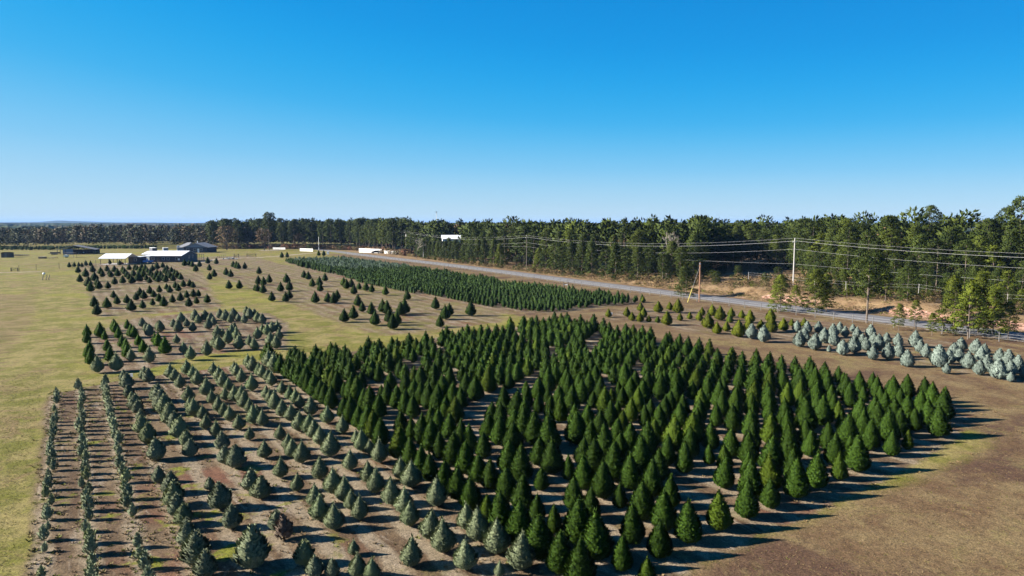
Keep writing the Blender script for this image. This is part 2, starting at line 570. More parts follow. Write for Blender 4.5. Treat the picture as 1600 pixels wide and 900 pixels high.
# ------------------------------------------------------------------ the ground, one sheet to the horizon
def poly_sd(px, py, poly):
    """signed distance to a polygon, positive inside"""
    poly = np.asarray(poly, float)
    best = np.full(px.shape, 1e18)
    inside = np.zeros(px.shape, bool)
    for i in range(len(poly)):
        x0, y0 = poly[i]
        x1, y1 = poly[(i + 1) % len(poly)]
        ex, ey = x1 - x0, y1 - y0
        t = np.clip(((px - x0) * ex + (py - y0) * ey) / (ex * ex + ey * ey + 1e-12), 0, 1)
        best = np.minimum(best, (px - x0 - t * ex) ** 2 + (py - y0 - t * ey) ** 2)
        cond = ((y0 > py) != (y1 > py))
        inside ^= cond & (px < ex * (py - y0) / (ey + 1e-15) + x0)
    d = np.sqrt(best)
    return np.where(inside, d, -d)


def inpoly(x, y, poly):
    return bool(poly_sd(np.array([x]), np.array([y]), poly)[0] > 0)


def line_d(px, py, line):
    best = np.full(px.shape, 1e18)
    for (x0, y0), (x1, y1) in zip(line[:-1], line[1:]):
        ex, ey = x1 - x0, y1 - y0
        t = np.clip(((px - x0) * ex + (py - y0) * ey) / (ex * ex + ey * ey + 1e-12), 0, 1)
        best = np.minimum(best, (px - x0 - t * ex) ** 2 + (py - y0 - t * ey) ** 2)
    return np.sqrt(best)


def pxpoly(L):
    return [gp(*q) for q in L]


F1 = [uv2(*q) for q in [(-2.55, 10), (-2.55, 73), (3, 76), (16, 77.5), (36, 79), (40, 82), (63, 84.5), (62.6, 26.0), (53, 22.8), (40, 21.2), (22, 20.2), (16, 14), (16, 5), (-2.9, 5)]]
F2 = pxpoly([(127, 525), (205, 497), (330, 486), (425, 488), (458, 505), (452, 545), (350, 552), (290, 560), (230, 580), (150, 587), (138, 580)])
F3 = pxpoly([(116, 412), (305, 408), (322, 425), (345, 465), (360, 482), (300, 487), (150, 497), (135, 480)])
F4 = pxpoly([(285, 404), (395, 398), (440, 412), (560, 432), (800, 482), (790, 504), (690, 517), (590, 527), (530, 510), (430, 470), (330, 430)])
F5 = pxpoly([(440, 409), (535, 404), (600, 413), (800, 446), (1008, 471), (900, 486), (862, 491), (800, 488), (650, 461), (530, 433), (488, 424)])
F6 = pxpoly([(935, 490), (1010, 478), (1210, 488), (1610, 552), (1610, 604), (1220, 537), (1130, 530), (1000, 507), (940, 499)])
YOUNG = pxpoly([(445, 409), (535, 405.5), (600, 414), (700, 430.5), (800, 447), (900, 459), (975, 468), (1005, 472), (900, 483), (862, 488),
                (800, 485), (732, 473), (650, 459), (575, 445), (530, 431), (490, 422)])


def axis(lo, hi, fine, far_lo, far_hi, g=1.22):
    a = list(np.arange(lo, hi + 1e-6, fine))
    s = fine
    while a[-1] < far_hi:
        s *= g
        a.append(a[-1] + s)
    s = fine
    while a[0] > far_lo:
        s *= g
        a.insert(0, a[0] - s)
    return np.array(a)


gx = axis(-150, 130, 1.25, -14000, 14000)
gy = axis(18, 300, 1.25, -9000, 15000)
GX, GY = np.meshgrid(gx, gy)
GX, GY = GX.ravel(), GY.ravel()
gz = terrain(GX, GY)
gu, gv = xy2uv(GX, GY)
nx, ny = len(gx), len(gy)
ii = (np.arange(ny - 1)[:, None] * nx + np.arange(nx - 1)[None, :]).ravel()
gf = np.stack([ii, ii + 1, ii + nx + 1, ii + nx], 1)


def soft(d, w=1.2):
    return np.clip(d / (2 * w) + 0.5, 0, 1)


soil = np.zeros(len(GX))
for poly, amt in ((F1, 1.0), (F2, 0.70), (F3, 0.545), (F4, 0.545), (F5, 0.75), (F6, 0.54)):
    soil = np.maximum(soil, amt * soft(poly_sd(GX, GY, poly)))
weedy = sstep(-4, -1, gu) * (1 - sstep(5, 14, gu)) * (1 - sstep(60, 76, gv)) + 0.22 + 0.6 * (gv > 84) + 0.5 * (gu > 65)
rows = 0.35 + 0.65 * soft(poly_sd(GX, GY, F1), 1.0) * sstep(19, 23.5, gv + 0.0 * gu)
rd = gu - np.interp(gv, road_v, road_u)
dry = sstep(50, 62, gu + 0.2 * (gv - 20)) * (1 - sstep(30, 80, gv)) + sstep(60, 63, gu) * 0.75 * (1 - sstep(120, 170, gv)) + (gu > 16) * (1 - sstep(18, 23, gv)) * 1.0
dry = np.maximum(dry, 0.8 * sstep(-18, -12, rd) * (rd < 10) * (gv < 330))
LB = pxpoly([(-400, 462), (30, 458), (60, 470), (58, 500), (30, 545), (-20, 560), (-400, 600)])
dry = np.maximum(dry, 0.5 * soft(poly_sd(GX, GY, LB), 2))
for uu in (-6.6, -8.3, -14.2, -15.9):      # worn wheel tracks of the lane
    dry = np.maximum(dry, 0.62 * np.exp(-((gu - uu - 0.5 * np.sin(gv / 17)) / 0.55) ** 2) * (gv < 190))
tan = sstep(3.3, 5.5, rd) * (gv < 420) * (gv > -300) * 1.0
clay = ((rd > 5.5) & (rd < 11)) * np.exp(-((rd - 8.2) / 2.0) ** 2) * (1 - sstep(86, 92, gv)) * (0.9 - 0.55 * sstep(58, 70, gv) * (1 - sstep(74, 78, gv)))
clay = np.maximum(clay, 0.6 * np.exp(-((rd - 6.3) / 0.8) ** 2) * (gv < 100))
TRK = pxpoly([(-60, 428), (20, 425.5), (60, 424.5)])
TRK2 = pxpoly([(300, 412), (345, 404), (400, 402.5), (440, 400), (480, 396), (500, 394.5)])
TRK3 = pxpoly([(345, 391.5), (430, 391), (480, 392)])
track = np.maximum(np.maximum(1.1 * np.exp(-(line_d(GX, GY, TRK) / 1.2) ** 2), 0.9 * np.exp(-(line_d(GX, GY, TRK2) / 2.2) ** 2)),
                   np.exp(-(line_d(GX, GY, TRK3) / 2.0) ** 2))
gm = mesh_np('ground', np.stack([GX, GY, gz], 1), gf, ground_mat(), smooth=True,
             attrs=dict(soil=soil, weedy=weedy, dry=np.clip(dry, 0, 1), rows=rows, tan=tan, clay=clay, track=track))
tag(put('ground', gm), kind='structure')

# the road
rv = np.arange(400, -40, -3.0)
ru = np.interp(rv, road_v, road_u)
for _ in range(12):
    ru[1:-1] = (ru[:-2] + 2 * ru[1:-1] + ru[2:]) / 4
rco, rfc = [], []
for k, (a, b_) in enumerate(zip(ru, rv)):
    j = 0.12 * math.sin(b_ * 0.9) + 0.08 * math.sin(b_ * 2.3)
    for off, z in ((-3.6 + j, 0.012), (-3.3, 0.05), (0, 0.09), (3.3, 0.05), (3.6 + j, 0.012)):
        rco.append((*uv2(a + off, b_), z))
for k in range(len(rv) - 1):
    for q in range(4):
        rfc.append((k * 5 + q, k * 5 + q + 1, k * 5 + q + 6, k * 5 + q + 5))
tag(put('road', mesh_np('road', rco, np.array(rfc), asphalt_mat(), smooth=True)), kind='structure')


# ------------------------------------------------------------------ foliage builders
def quads(base, direc, side, ln, wd, fold=0.0):
    """leaf diamonds: base point, unit direction, unit side vector, length, width"""
    n = len(base)
    tip = base + direc * ln[:, None]
    midp = base + direc * (ln * 0.45)[:, None]
    nrm = np.cross(direc, side)
    a = midp + side * (wd * 0.5)[:, None] + nrm * (fold * wd)[:, None]
    b = midp - side * (wd * 0.5)[:, None] + nrm * (fold * wd)[:, None]
    co = np.stack([base, a, tip, b], 1).reshape(-1, 3)
    f = np.arange(4 * n).reshape(n, 4)
    return co, f


def face_out(co, f, outv):
    """turn each leaf so that its face looks the way outv points"""
    nrm = np.cross(co[f[:, 1]] - co[f[:, 0]], co[f[:, 3]] - co[f[:, 0]])
    bad = (nrm * outv).sum(1) < 0
    f = f.copy()
    f[bad] = f[bad][:, ::-1]
    nrm[bad] *= -1
    return f, unit(nrm)


def unit(a):
    return a / (np.linalg.norm(a, axis=1, keepdims=True) + 1e-9)


PROFILES = {
    'cypress': (np.array([0.0, 0.04, 0.12, 0.22, 0.40, 0.60, 0.80, 0.93, 1.0]), np.array([0.50, 0.78, 0.97, 1.0, 0.86, 0.62, 0.345, 0.15, 0.02])),
    'cone': (np.array([0.0, 0.05, 0.14, 0.26, 0.45, 0.65, 0.85, 1.0]), np.array([0.45, 0.80, 1.0, 0.97, 0.77, 0.51, 0.225, 0.02])),
    'tear': (np.array([0.0, 0.08, 0.18, 0.30, 0.45, 0.62, 0.80, 0.93, 1.0]), np.array([0.30, 0.66, 0.94, 1.0, 0.83, 0.54, 0.26, 0.09, 0.0])),
    'loose': (np.array([0.0, 0.06, 0.18, 0.35, 0.55, 0.75, 0.92, 1.0]), np.array([0.40, 0.75, 1.0, 0.90, 0.68, 0.42, 0.14, 0.0])),
    'slim': (np.array([0.0, 0.08, 0.2, 0.4, 0.65, 0.85, 1.0]), np.array([0.50, 0.85, 1.0, 0.88, 0.58, 0.26, 0.0])),
}


def cone_crown(n, prof, rad, seed, leaf=0.16, spike=0.35, rough=0.08, z0=0.05, leader=0, core=True):
    """unit-high clipped tree: leaf sprays over the shape of its profile, dark body inside. rad = radius / height"""
    r = np.random.default_rng(seed)
    tz, tr = PROFILES[prof]
    zz = np.linspace(0, 1, 200)
    prf = np.interp(zz, tz, tr)
    cdf = np.cumsum(prf + 0.05)
    cdf /= cdf[-1]
    t = np.interp(r.random(n), cdf, zz)
    az = r.random(n) * 2 * math.pi
    ph = r.random(4) * 6.28
    lob = 1 + rough * (np.sin(3 * az + ph[0] + 5 * t) + np.sin(5 * az + ph[1] - 9 * t) + 0.7 * np.sin(2 * az + ph[2] + 14 * t))
    rr = np.interp(t, tz, tr) * rad * lob * (0.90 + 0.12 * r.random(n))
    z = z0 + t * (1 - z0)
    out = np.stack([np.cos(az), np.sin(az), np.zeros(n)], 1)
    ins = 0.76 + 0.20 * r.random(n)
    base = np.stack([np.cos(az) * rr * ins, np.sin(az) * rr * ins, z - 0.01], 1)
    base += r.normal(0, 0.008, (n, 3))
    up = spike * 3.0 + r.random(n) * 0.9
    direc = unit(out + np.stack([np.zeros(n), np.zeros(n), up], 1) + r.normal(0, 0.20, (n, 3)))
    tang = np.stack([-np.sin(az), np.cos(az), np.zeros(n)], 1) + r.normal(0, 0.28, (n, 3))
    side = unit(tang - direc * (tang * direc).sum(1, keepdims=True))
    ln = leaf * (0.5 + r.random(n)) * (0.55 + 0.45 * np.interp(t, tz, tr))
    co, f = quads(base, direc, side, ln, ln * 0.62, 0.12)
    dz = 0.02
    slope = (np.interp(np.clip(t - dz, 0, 1), tz, tr) - np.interp(np.clip(t + dz, 0, 1), tz, tr)) * rad / (2 * dz)
    env = unit(out + np.stack([np.zeros(n), np.zeros(n), np.clip(slope, -0.5, 1.2)], 1))
    f, fn = face_out(co, f, env)
    nor = np.repeat(unit(env * 0.60 + fn * 0.62 + r.normal(0, 0.16, (n, 3))), 4, axis=0)
    fs = [f]
    if leader:
        k = leader
        b2 = np.stack([r.normal(0, 0.006, k), r.normal(0, 0.006, k), 0.93 + 0.06 * r.random(k)], 1)
        d2 = unit(np.stack([r.normal(0, 0.25, k), r.normal(0, 0.25, k), np.ones(k)], 1))
        s2 = unit(np.cross(d2, r.normal(0, 1, (k, 3))))
        c2, f2 = quads(b2, d2, s2, np.full(k, 0.09) * (0.6 + r.random(k)), np.full(k, 0.025))
        fs.append(f2 + len(co))
        nor = np.concatenate([nor, np.repeat(unit(np.stack([b2[:, 0], b2[:, 1], np.full(k, 0.01)], 1)), 4, axis=0)])
        co = np.concatenate([co, c2])
    if core:
        ns = 10 if n > 500 else 6
        rows = []
        zs = np.linspace(0.0, 0.97, 8 if n > 500 else 5)
        for q in zs:
            rc = np.interp(q, tz, tr) * rad * 0.78
            a = np.arange(ns) / ns * 2 * math.pi
            l2 = 1 + rough * (np.sin(3 * a + ph[0] + 5 * q) + np.sin(5 * a + ph[1] - 9 * q) + 0.7 * np.sin(2 * a + ph[2] + 14 * q))
            rows.append(np.stack([np.cos(a) * rc * l2, np.sin(a) * rc * l2, np.full(ns, z0 + q * (1 - z0))], 1))
        cc = np.concatenate(rows)
        nor = np.concatenate([nor, unit(cc * np.array([1, 1, 0]) + np.array([0, 0, 0.03]))])
        off = len(co)
        ff = []
        for i in range(len(zs) - 1):
            for k in range(ns):
                k2 = (k + 1) % ns
                ff.append((off + i * ns + k, off + i * ns + k2, off + (i + 1) * ns + k2, off + (i + 1) * ns + k))
        fs.append(np.array(ff))
        co = np.concatenate([co, cc])
        fs.append(np.array([tuple(off + k for k in range(ns))[::-1], tuple(off + (len(zs) - 1) * ns + k for k in range(ns))]))
    return co, fs, nor


def variants(key, mat, n_var, n, prof, rad, **kw):
    out = []
    for k in range(n_var):
        co, fs, nor = cone_crown(n, prof, rad, hash_seed(key, k), **kw)
        out.append((mesh_np('crown', co, fs, mat, nor=nor), co, (fs, nor)))
    return out


def hash_seed(key, k):
    return (sum(ord(c) * (i + 3) for i, c in enumerate(key)) * 31 + k * 977) % 100003


V = {}
V['cypress'] = variants('cypress', M['cypress'], 8, 2300, 'cypress', 0.312, leaf=0.080, spike=0.36, rough=0.04, leader=12)
V['cypress_far'] = variants('cypress_far', M['cypress'], 6, 440, 'cypress', 0.312, leaf=0.125, spike=0.5, rough=0.045, leader=4)
V['cone'] = variants('cone', M['cone'], 6, 650, 'cone', 0.33, leaf=0.10, spike=0.4, rough=0.02, leader=3)
V['bright'] = variants('bright', M['bright'], 4, 750, 'cone', 0.34, leaf=0.09, spike=0.4, rough=0.02)
V['grey'] = variants('grey', M['grey'], 8, 1500, 'tear', 0.34, leaf=0.085, spike=0.35, rough=0.03, leader=8)
V['greyfar'] = variants('greyfar', M['grey'], 5, 700, 'tear', 0.33, leaf=0.11, spike=0.35, rough=0.03, leader=4)
V['blue'] = variants('blue', M['blue'], 7, 1200, 'loose', 0.36, leaf=0.15, spike=0.5, rough=0.08, leader=8)
V['shrub'] = variants('shrub', M['shrub'], 7, 260, 'loose', 0.23, leaf=0.19, spike=0.6, rough=0.15, leader=10, core=False)
V['silver'] = variants('silver', M['silver'], 7, 1100, 'loose', 0.34, leaf=0.17, spike=0.6, rough=0.11, leader=8)
V['golden'] = variants('golden', M['golden'], 6, 700, 'cone', 0.35, leaf=0.11, spike=0.45, rough=0.045)
V['young'] = variants('young', M['young'], 6, 260, 'slim', 0.25, leaf=0.15, spike=0.5, rough=0.06)
V['youngfar'] = variants('youngfar', M['young'], 4, 50, 'slim', 0.235, leaf=0.26, spike=0.5, rough=0.06)
V['dead'] = variants('dead', M['dead'], 1, 260, 'slim', 0.30, leaf=0.22, spike=0.6, rough=0.2, core=False)
trunk_me = MB().tube([(0, 0, 0), (0.004, 0.0, 0.06), (0, 0.003, 0.5)], [0.026, 0.02, 0.012], 6).mesh('trunk', M['bark'])


def tree_thing(name, kind, x, y, h, label, cat, group, parts=True, wid=1.0, z=0.0):
    me, _, _ = random.choice(V[kind])
    rz = random.random() * 6.283
    sc = (h * wid * random.uniform(0.94, 1.06), h * wid * random.uniform(0.94, 1.06), h)
    if parts:
        r = empty(name, (x, y, z), rz, sc)
        r.rotation_euler = (random.gauss(0, 0.035), random.gauss(0, 0.035), rz)
        put('crown', me, r)
        put('trunk', trunk_me, r)
    else:
        r = put(name, me, None, (x, y, z), rz, sc)
    tag(r, label, cat, group)
    return r


def join_trees(name, items, mats):
    """items: (variant co, faces, x, y, z, sx, sz, rz, rnd, matidx) -> one mesh of many trees"""
    cos, f_all, rn, mi, nors = [], {}, [], {}, []
    off = 0
    for co, fs, x, y, z, sx, sz, rz, rd_, k in items:
        c, s = math.cos(rz), math.sin(rz)
        nr = None
        if isinstance(fs, tuple):
            fs, nr = fs
        if nr is not None:
            nors.append(np.stack([nr[:, 0] * c - nr[:, 1] * s, nr[:, 0] * s + nr[:, 1] * c, nr[:, 2]], 1))
        q = np.empty_like(co)
        q[:, 0] = (co[:, 0] * c - co[:, 1] * s) * sx + x
        q[:, 1] = (co[:, 0] * s + co[:, 1] * c) * sx + y
        q[:, 2] = co[:, 2] * sz + z
        cos.append(q)
        for f in fs:
            f_all.setdefault(f.shape[1], []).append(f + off)
            mi.setdefault(f.shape[1], []).append(np.full(len(f), k))
        rn.append(np.full(len(co), rd_))
        off += len(co)
    keys = sorted(f_all)
    faces = [np.concatenate(f_all[k]) for k in keys]
    midx = np.concatenate([np.concatenate(mi[k]) for k in keys])
    nn = np.concatenate(nors) if len(nors) == len(items) else None
    return mesh_np(name, np.concatenate(cos), faces, mats, midx, attrs=dict(rnd=np.concatenate(rn)), nor=nn)


# ------------------------------------------------------------------ the dense field of dark cypress cones
GAPS = [pxpoly(q) for q in (
    [(528, 606), (600, 612), (596, 626), (540, 618)],
    [(632, 577), (655, 575), (660, 592), (640, 600)],
    [(812, 588), (845, 590), (850, 612), (815, 612)],
    [(912, 534), (938, 532), (945, 560), (922, 566)],
    [(600, 660), (618, 658), (616, 690), (600, 700)],
    [(715, 640), (768, 640), (765, 655), (715, 660)],
    [(770, 606), (812, 612), (806, 645), (770, 640)],
    [(995, 574), (1012, 570), (1016, 582), (1000, 586)],
    [(925, 805), (1000, 805), (1000, 838), (930, 842)],
    [(700, 742), (735, 742), (740, 772), (712, 775)],
    [(840, 770), (885, 770), (885, 815), (845, 815)],
    [(1095, 738), (1105, 738), (1108, 760), (1095, 765)],
    [(1130, 605), (1150, 603), (1155, 620), (1130, 622)],
    [(1255, 735), (1300, 705), (1310, 720), (1260, 752)],
    [(1400, 690), (1440, 672), (1450, 684), (1410, 700)])]
dense = []
for i in range(20):
    u0 = 17.4 + 2.30 * i
    back = 77.0 if u0 < 34 else 80.0 if u0 < 50 else 83.0
    if i in (8, 9):
        back = 76.0
    for j in range(-2, 44):
        v0 = 22.0 + 0.065 * (u0 - 24) + 1.58 * j
        if v0 > back - random.choice((0, 0, 1.5)) or (j < 0 and (u0 > 20 or random.random() < 0.3)):
            continue
        if u0 > 53 and v0 < 24.0 + (u0 - 52.3) * 0.33:
            continue
        u1, v1 = u0 + random.gauss(0, 0.06), v0 + random.gauss(0, 0.08)
        x, y = uv2(u1, v1)
        if any(inpoly(x, y, g) for g in GAPS) or random.random() < 0.13:
            continue
        dense.append([i, v1, x, y])
order = sorted(dense, key=lambda q: q[3])
near = order[:290]
nearset = set(id(q) for q in near)
cnt = {}
for q in sorted(near, key=lambda q: (q[0], q[1])):
    i = q[0]
    cnt[i] = cnt.get(i, 0) + 1
    hgt = random.gauss(2.02, 0.24) if random.random() > 0.08 else random.uniform(1.2, 1.6)
    hgt = min(2.5, max(1.35, hgt))
    rowtxt = 'row beside the grey-green trees' if i == 0 else nth(i + 1) + ' row over from the grey-green trees'
    pos = 'nearest' if cnt[i] == 1 else nth(cnt[i]) + ' nearest'
    tree_thing('cypress_tree', 'cypress', q[2], q[3], hgt, 'dark green cone tree, %s in the %s' % (pos, rowtxt), 'cypress tree',
               'dark green cone trees of the dense field', wid=random.uniform(0.92, 1.12))
items = []
for q in order[290:]:
    me, co, fs = random.choice(V['cypress_far'])
    hgt = min(2.6, max(1.4, random.gauss(2.0, 0.22)))
    items.append((co, fs, q[2], q[3], 0.0, hgt * random.uniform(0.92, 1.1), hgt, random.random() * 6.28, random.random(), 0))
o = put('cypress_trees', join_trees('cypress_trees', items, [M['cypress']]))
tag(o, 'far half of the dense field of dark green cone trees', 'cypress trees', kind='stuff')

# ------------------------------------------------------------------ grey-green and blue-grey trees, counted one by one: zoomed x, tip, base
def Z(ox, oy, L):
    return [(ox + x / 4, oy + t / 4, oy + b / 4) for x, t, b in L]


def spot(q, lead=0.3):
    x, t, b = q
    X, Y = gp(x, b)
    Y2 = Y + lead
    return X * Y2 / Y, Y2, h_at(t, Y2 + 0.05)


GREY = (Z(0, 480, [(1065, 355, 452), (1095, 380, 475), (1127, 418, 515), (1180, 490, 600), (1190, 560, 650), (1213, 570, 690), (1270, 612, 710), (1285, 670, 775),
                   (1350, 710, 820), (1170, 330, 430), (1207, 365, 450), (1235, 390, 495), (1295, 440, 560), (1328, 515, 610), (1365, 555, 665), (1400, 590, 690),
                   (1440, 615, 720), (1497, 667, 775), (1560, 750, 840), (1335, 345, 430), (1370, 370, 470), (1395, 395, 510), (1432, 445, 530), (1410, 500, 590),
                   (1470, 490, 595), (1510, 490, 600), (1525, 525, 640), (1560, 570, 665), (1590, 610, 740), (1465, 340, 420), (1480, 350, 440), (1510, 380, 480),
                   (1575, 420, 530), (1550, 295, 380), (1580, 305, 410)])
        + Z(400, 480, [(20, 345, 440), (40, 355, 450), (65, 280, 370), (80, 270, 380), (115, 290, 412), (75, 385, 470), (97, 400, 500), (160, 460, 550), (62, 490, 580),
                       (90, 510, 610), (120, 520, 650), (215, 490, 585), (245, 510, 610), (275, 545, 640), (165, 575, 695), (220, 605, 720), (45, 640, 750), (345, 560, 685),
                       (270, 655, 785), (330, 665, 800), (365, 700, 830), (400, 745, 870), (445, 615, 735), (540, 680, 800), (150, 735, 840), (5, 610, 700), (20, 660, 720)])
        + Z(400, 675, [(200, 10, 120), (225, 40, 170), (285, 55, 205), (55, 55, 175), (155, 160, 300), (465, 0, 165), (400, 155, 310), (255, 260, 385),
                       (485, 225, 400), (590, 115, 250), (550, 280, 450), (370, 330, 480), (395, 395, 570), (495, 450, 630), (595, 360, 500), (650, 400, 565), (630, -15, 85),
                       (665, -15, 130), (715, 45, 150), (775, 45, 205), (705, 185, 330), (750, 225, 395), (905, 155, 305), (970, 180, 360), (850, 290, 470), (925, 350, 530),
                       (960, 430, 605), (1130, 285, 480), (1085, 490, 690), (1175, 545, 775), (1320, 445, 630), (1395, 475, 700), (1505, 545, 780), (1310, 670, 885),
                       (965, 660, 865), (1520, 810, 930), (610, 670, 790), (635, 755, 930), (725, 790, 950)])
        + Z(800, 675, [(50, 630, 885), (350, 820, 925)]))
BLUE = (Z(0, 480, [(775, 395, 470), (795, 415, 515), (808, 485, 570), (828, 530, 600), (845, 545, 650), (862, 580, 670), (880, 640, 715), (890, 680, 800), (925, 725, 860),
                   (975, 490, 590), (990, 485, 600), (1010, 520, 650), (1030, 550, 680), (1062, 600, 740), (1090, 655, 770), (1115, 690, 830),
                   (1170, 770, 880), (905, 375, 460), (928, 385, 478)])
        + Z(0, 675, [(920, 0, 80), (985, 40, 185), (990, 220, 330), (1065, 255, 400), (1090, 310, 480), (1110, 390, 540), (1150, 450, 600), (1165, 545, 640), (1180, 560, 730),
                     (1230, 620, 850), (1290, 740, 930), (1165, -10, 90), (1190, 50, 165), (1315, 290, 375), (1385, 320, 495), (1450, 460, 620), (1580, 600, 870),
                     (1390, 0, 120), (1405, 90, 210), (1480, 85, 235), (1565, 235, 380), (1590, 335, 420)])
        + Z(400, 675, [(35, 280, 430), (130, 490, 630), (305, 680, 850), (370, 775, 930), (475, 795, 930)]))
gl = []
for kind, L in (('grey', GREY), ('blue', BLUE)):
    for q in L:
        X, Y, h = spot(q)
        gl.append([kind, X, Y, min(2.3, max(0.75, h * 1.05))])


def row_of(X, Y):
    return int(round(xy2uv(X, Y)[0] / 1.92))


byrow = {}
for q in gl:
    byrow.setdefault((row_of(q[1], q[2]), q[0]), []).append(q)
ROWTXT = {2: 'first row right of the low shrub rows', 3: 'second row right of the shrub rows', 4: 'third row right of the shrub rows',
          5: 'fourth row right of the shrub rows', 6: 'fifth row right of the shrub rows', 7: 'sixth row right of the shrub rows',
          8: 'seventh row right of the shrub rows', 9: 'row next to the dark green field', 1: 'last shrub row', 10: 'edge of the dark green field', 11: 'front corner of the dark green field'}
for (rk, kind), L in sorted(byrow.items()):
    L.sort(key=lambda q: q[2])
    for k, q in enumerate(L):
        pos = 'nearest' if k == 0 else nth(k + 1) + ' nearest'
        desc = 'grey-green clipped teardrop tree' if kind == 'grey' else 'bluish grey bushy tree'
        far = q[2] > 62
        tree_thing('cedar_tree' if kind == 'grey' else 'blue_cedar_tree', kind if not far or kind == 'blue' else 'greyfar', q[1], q[2], q[3],
                   '%s, %s in the %s' % (desc, pos, ROWTXT.get(rk, 'row near the dark field')), 'cedar tree' if kind == 'grey' else 'blue cedar',
                   'grey-green trees of the left field', parts=not far, wid=random.uniform(1.02, 1.16) if kind == 'grey' else 1.05)
X, Y, h = spot((445, 812, 848))
tree_thing('dead_tree', 'dead', X, Y, 1.25, 'brown dead little tree beside a bluish tree', 'dead tree', None)

# the three rows of low shrubs on the left
for rk, u0 in ((0, -1.85), (1, 0.0), (2, 1.92)):
    k = 0
    v0 = 24.0
    vend = (71.5, 72.5, 74.0)[rk]
    while v0 < vend:
        v0 += random.uniform(0.95, 1.5) if rk == 0 else random.uniform(1.1, 1.6)
        if random.random() < 0.06:
            continue
        if rk == 2 and 37.2 < v0 < 38.6:
            continue
        k += 1
        x, y = uv2(u0 + random.gauss(0, 0.09), v0)
        h = random.uniform(0.5, 0.95) if rk == 0 else random.uniform(0.65, 1.15)
        pos = 'nearest' if k == 1 else nth(k) + ' nearest'
        tree_thing('young_cedar', 'shrub', x, y, h, 'low grey-green shrub, %s in the %s' % (pos, ('leftmost shrub row by the grass', 'middle shrub row', 'right shrub row')[rk]),
                   'shrub', 'low shrubs in three rows', parts=v0 < 45, wid=1.0 if rk == 0 else 1.1)


# ------------------------------------------------------------------ the trimmed dark cones of the blocks behind
def place_list(L, name, kind, desc, region, cat, group, lead=0.25, hmin=1.0, hmax=2.4, wid=1.0, parts_y=0, div=4):
    pts = []
    for q in L:
        X, Y, h = spot(q, lead)
        pts.append((q[0], X, Y, min(hmax, max(hmin, h))))
    pts.sort()
    for k, (px_, X, Y, h) in enumerate(pts):
        pos = 'leftmost' if k == 0 else 'rightmost' if k == len(pts) - 1 else nth(k + 1) + ' from the left'
        tree_thing(name, kind, X, Y, h, '%s, %s %s' % (desc, pos, region), cat, group, parts=Y < parts_y, wid=wid, z=float(terrain(X, Y)))


def Z10(ox, oy, L):
    return [(ox + x / 10, oy + t / 10, oy + b / 10) for x, t, b in L]


FENCEROW = Z10(60, 370, [(483, 390, 483), (562, 388, 475), (632, 390, 470), (683, 395, 475), (745, 365, 458), (818, 370, 460)])
PAVTREES = Z10(60, 370, [(1118, 350, 432), (1273, 355, 447)])
BACKBLOCK = (Z10(60, 370, [(622, 455, 570), (652, 580, 715), (742, 440, 635), (785, 610, 790), (815, 690, 865), (850, 435, 560), (880, 530, 700), (920, 640, 770), (945, 670, 825),
                           (975, 465, 590), (1003, 520, 632), (1075, 435, 548), (1090, 690, 815), (1110, 510, 600), (1135, 525, 637), (1190, 440, 560), (1240, 490, 625),
                           (1195, 620, 752), (1320, 450, 560), (1345, 475, 590), (1320, 600, 735), (1385, 520, 640), (1420, 425, 525), (1420, 560, 675), (1480, 610, 730),
                           (1510, 430, 520), (1545, 440, 530), (1490, 510, 620), (1560, 560, 700)])
             + Z10(200, 360, [(60, 700, 835), (85, 600, 715), (110, 520, 610), (145, 540, 635), (165, 640, 800), (200, 690, 800), (190, 560, 690),
                              (215, 510, 600), (240, 600, 740), (270, 520, 640), (305, 570, 670), (340, 720, 830), (290, 680, 790), (350, 590, 720), (385, 530, 640), (385, 650, 740),
                              (455, 490, 615), (430, 650, 790), (470, 690, 815), (455, 600, 700), (510, 620, 740), (545, 490, 590), (545, 670, 790), (580, 560, 680), (590, 680, 815),
                              (610, 530, 620), (610, 590, 700), (640, 620, 750), (680, 560, 660), (705, 680, 800), (730, 600, 720), (770, 620, 750), (825, 660, 780), (660, 640, 760)]))
MIDBAND = Z(0, 320, [(591, 567, 643), (607, 615, 693), (670, 575, 650), (711, 535, 585), (733, 563, 625), (795, 560, 620), (822, 588, 668), (851, 545, 600), (893, 593, 652),
                     (876, 515, 575), (900, 530, 592), (937, 503, 560), (962, 530, 582), (955, 592, 632), (997, 500, 550), (995, 550, 610), (1025, 568, 640), (1042, 490, 532),
                     (1062, 500, 552), (1096, 475, 525), (1079, 557, 615), (1115, 490, 543), (1129, 545, 605), (1147, 465, 517), (1168, 533, 585), (1182, 575, 640), (1187, 463, 515),
                     (1208, 477, 522), (1210, 523, 580), (1229, 570, 622), (1241, 527, 577), (1296, 555, 617)])
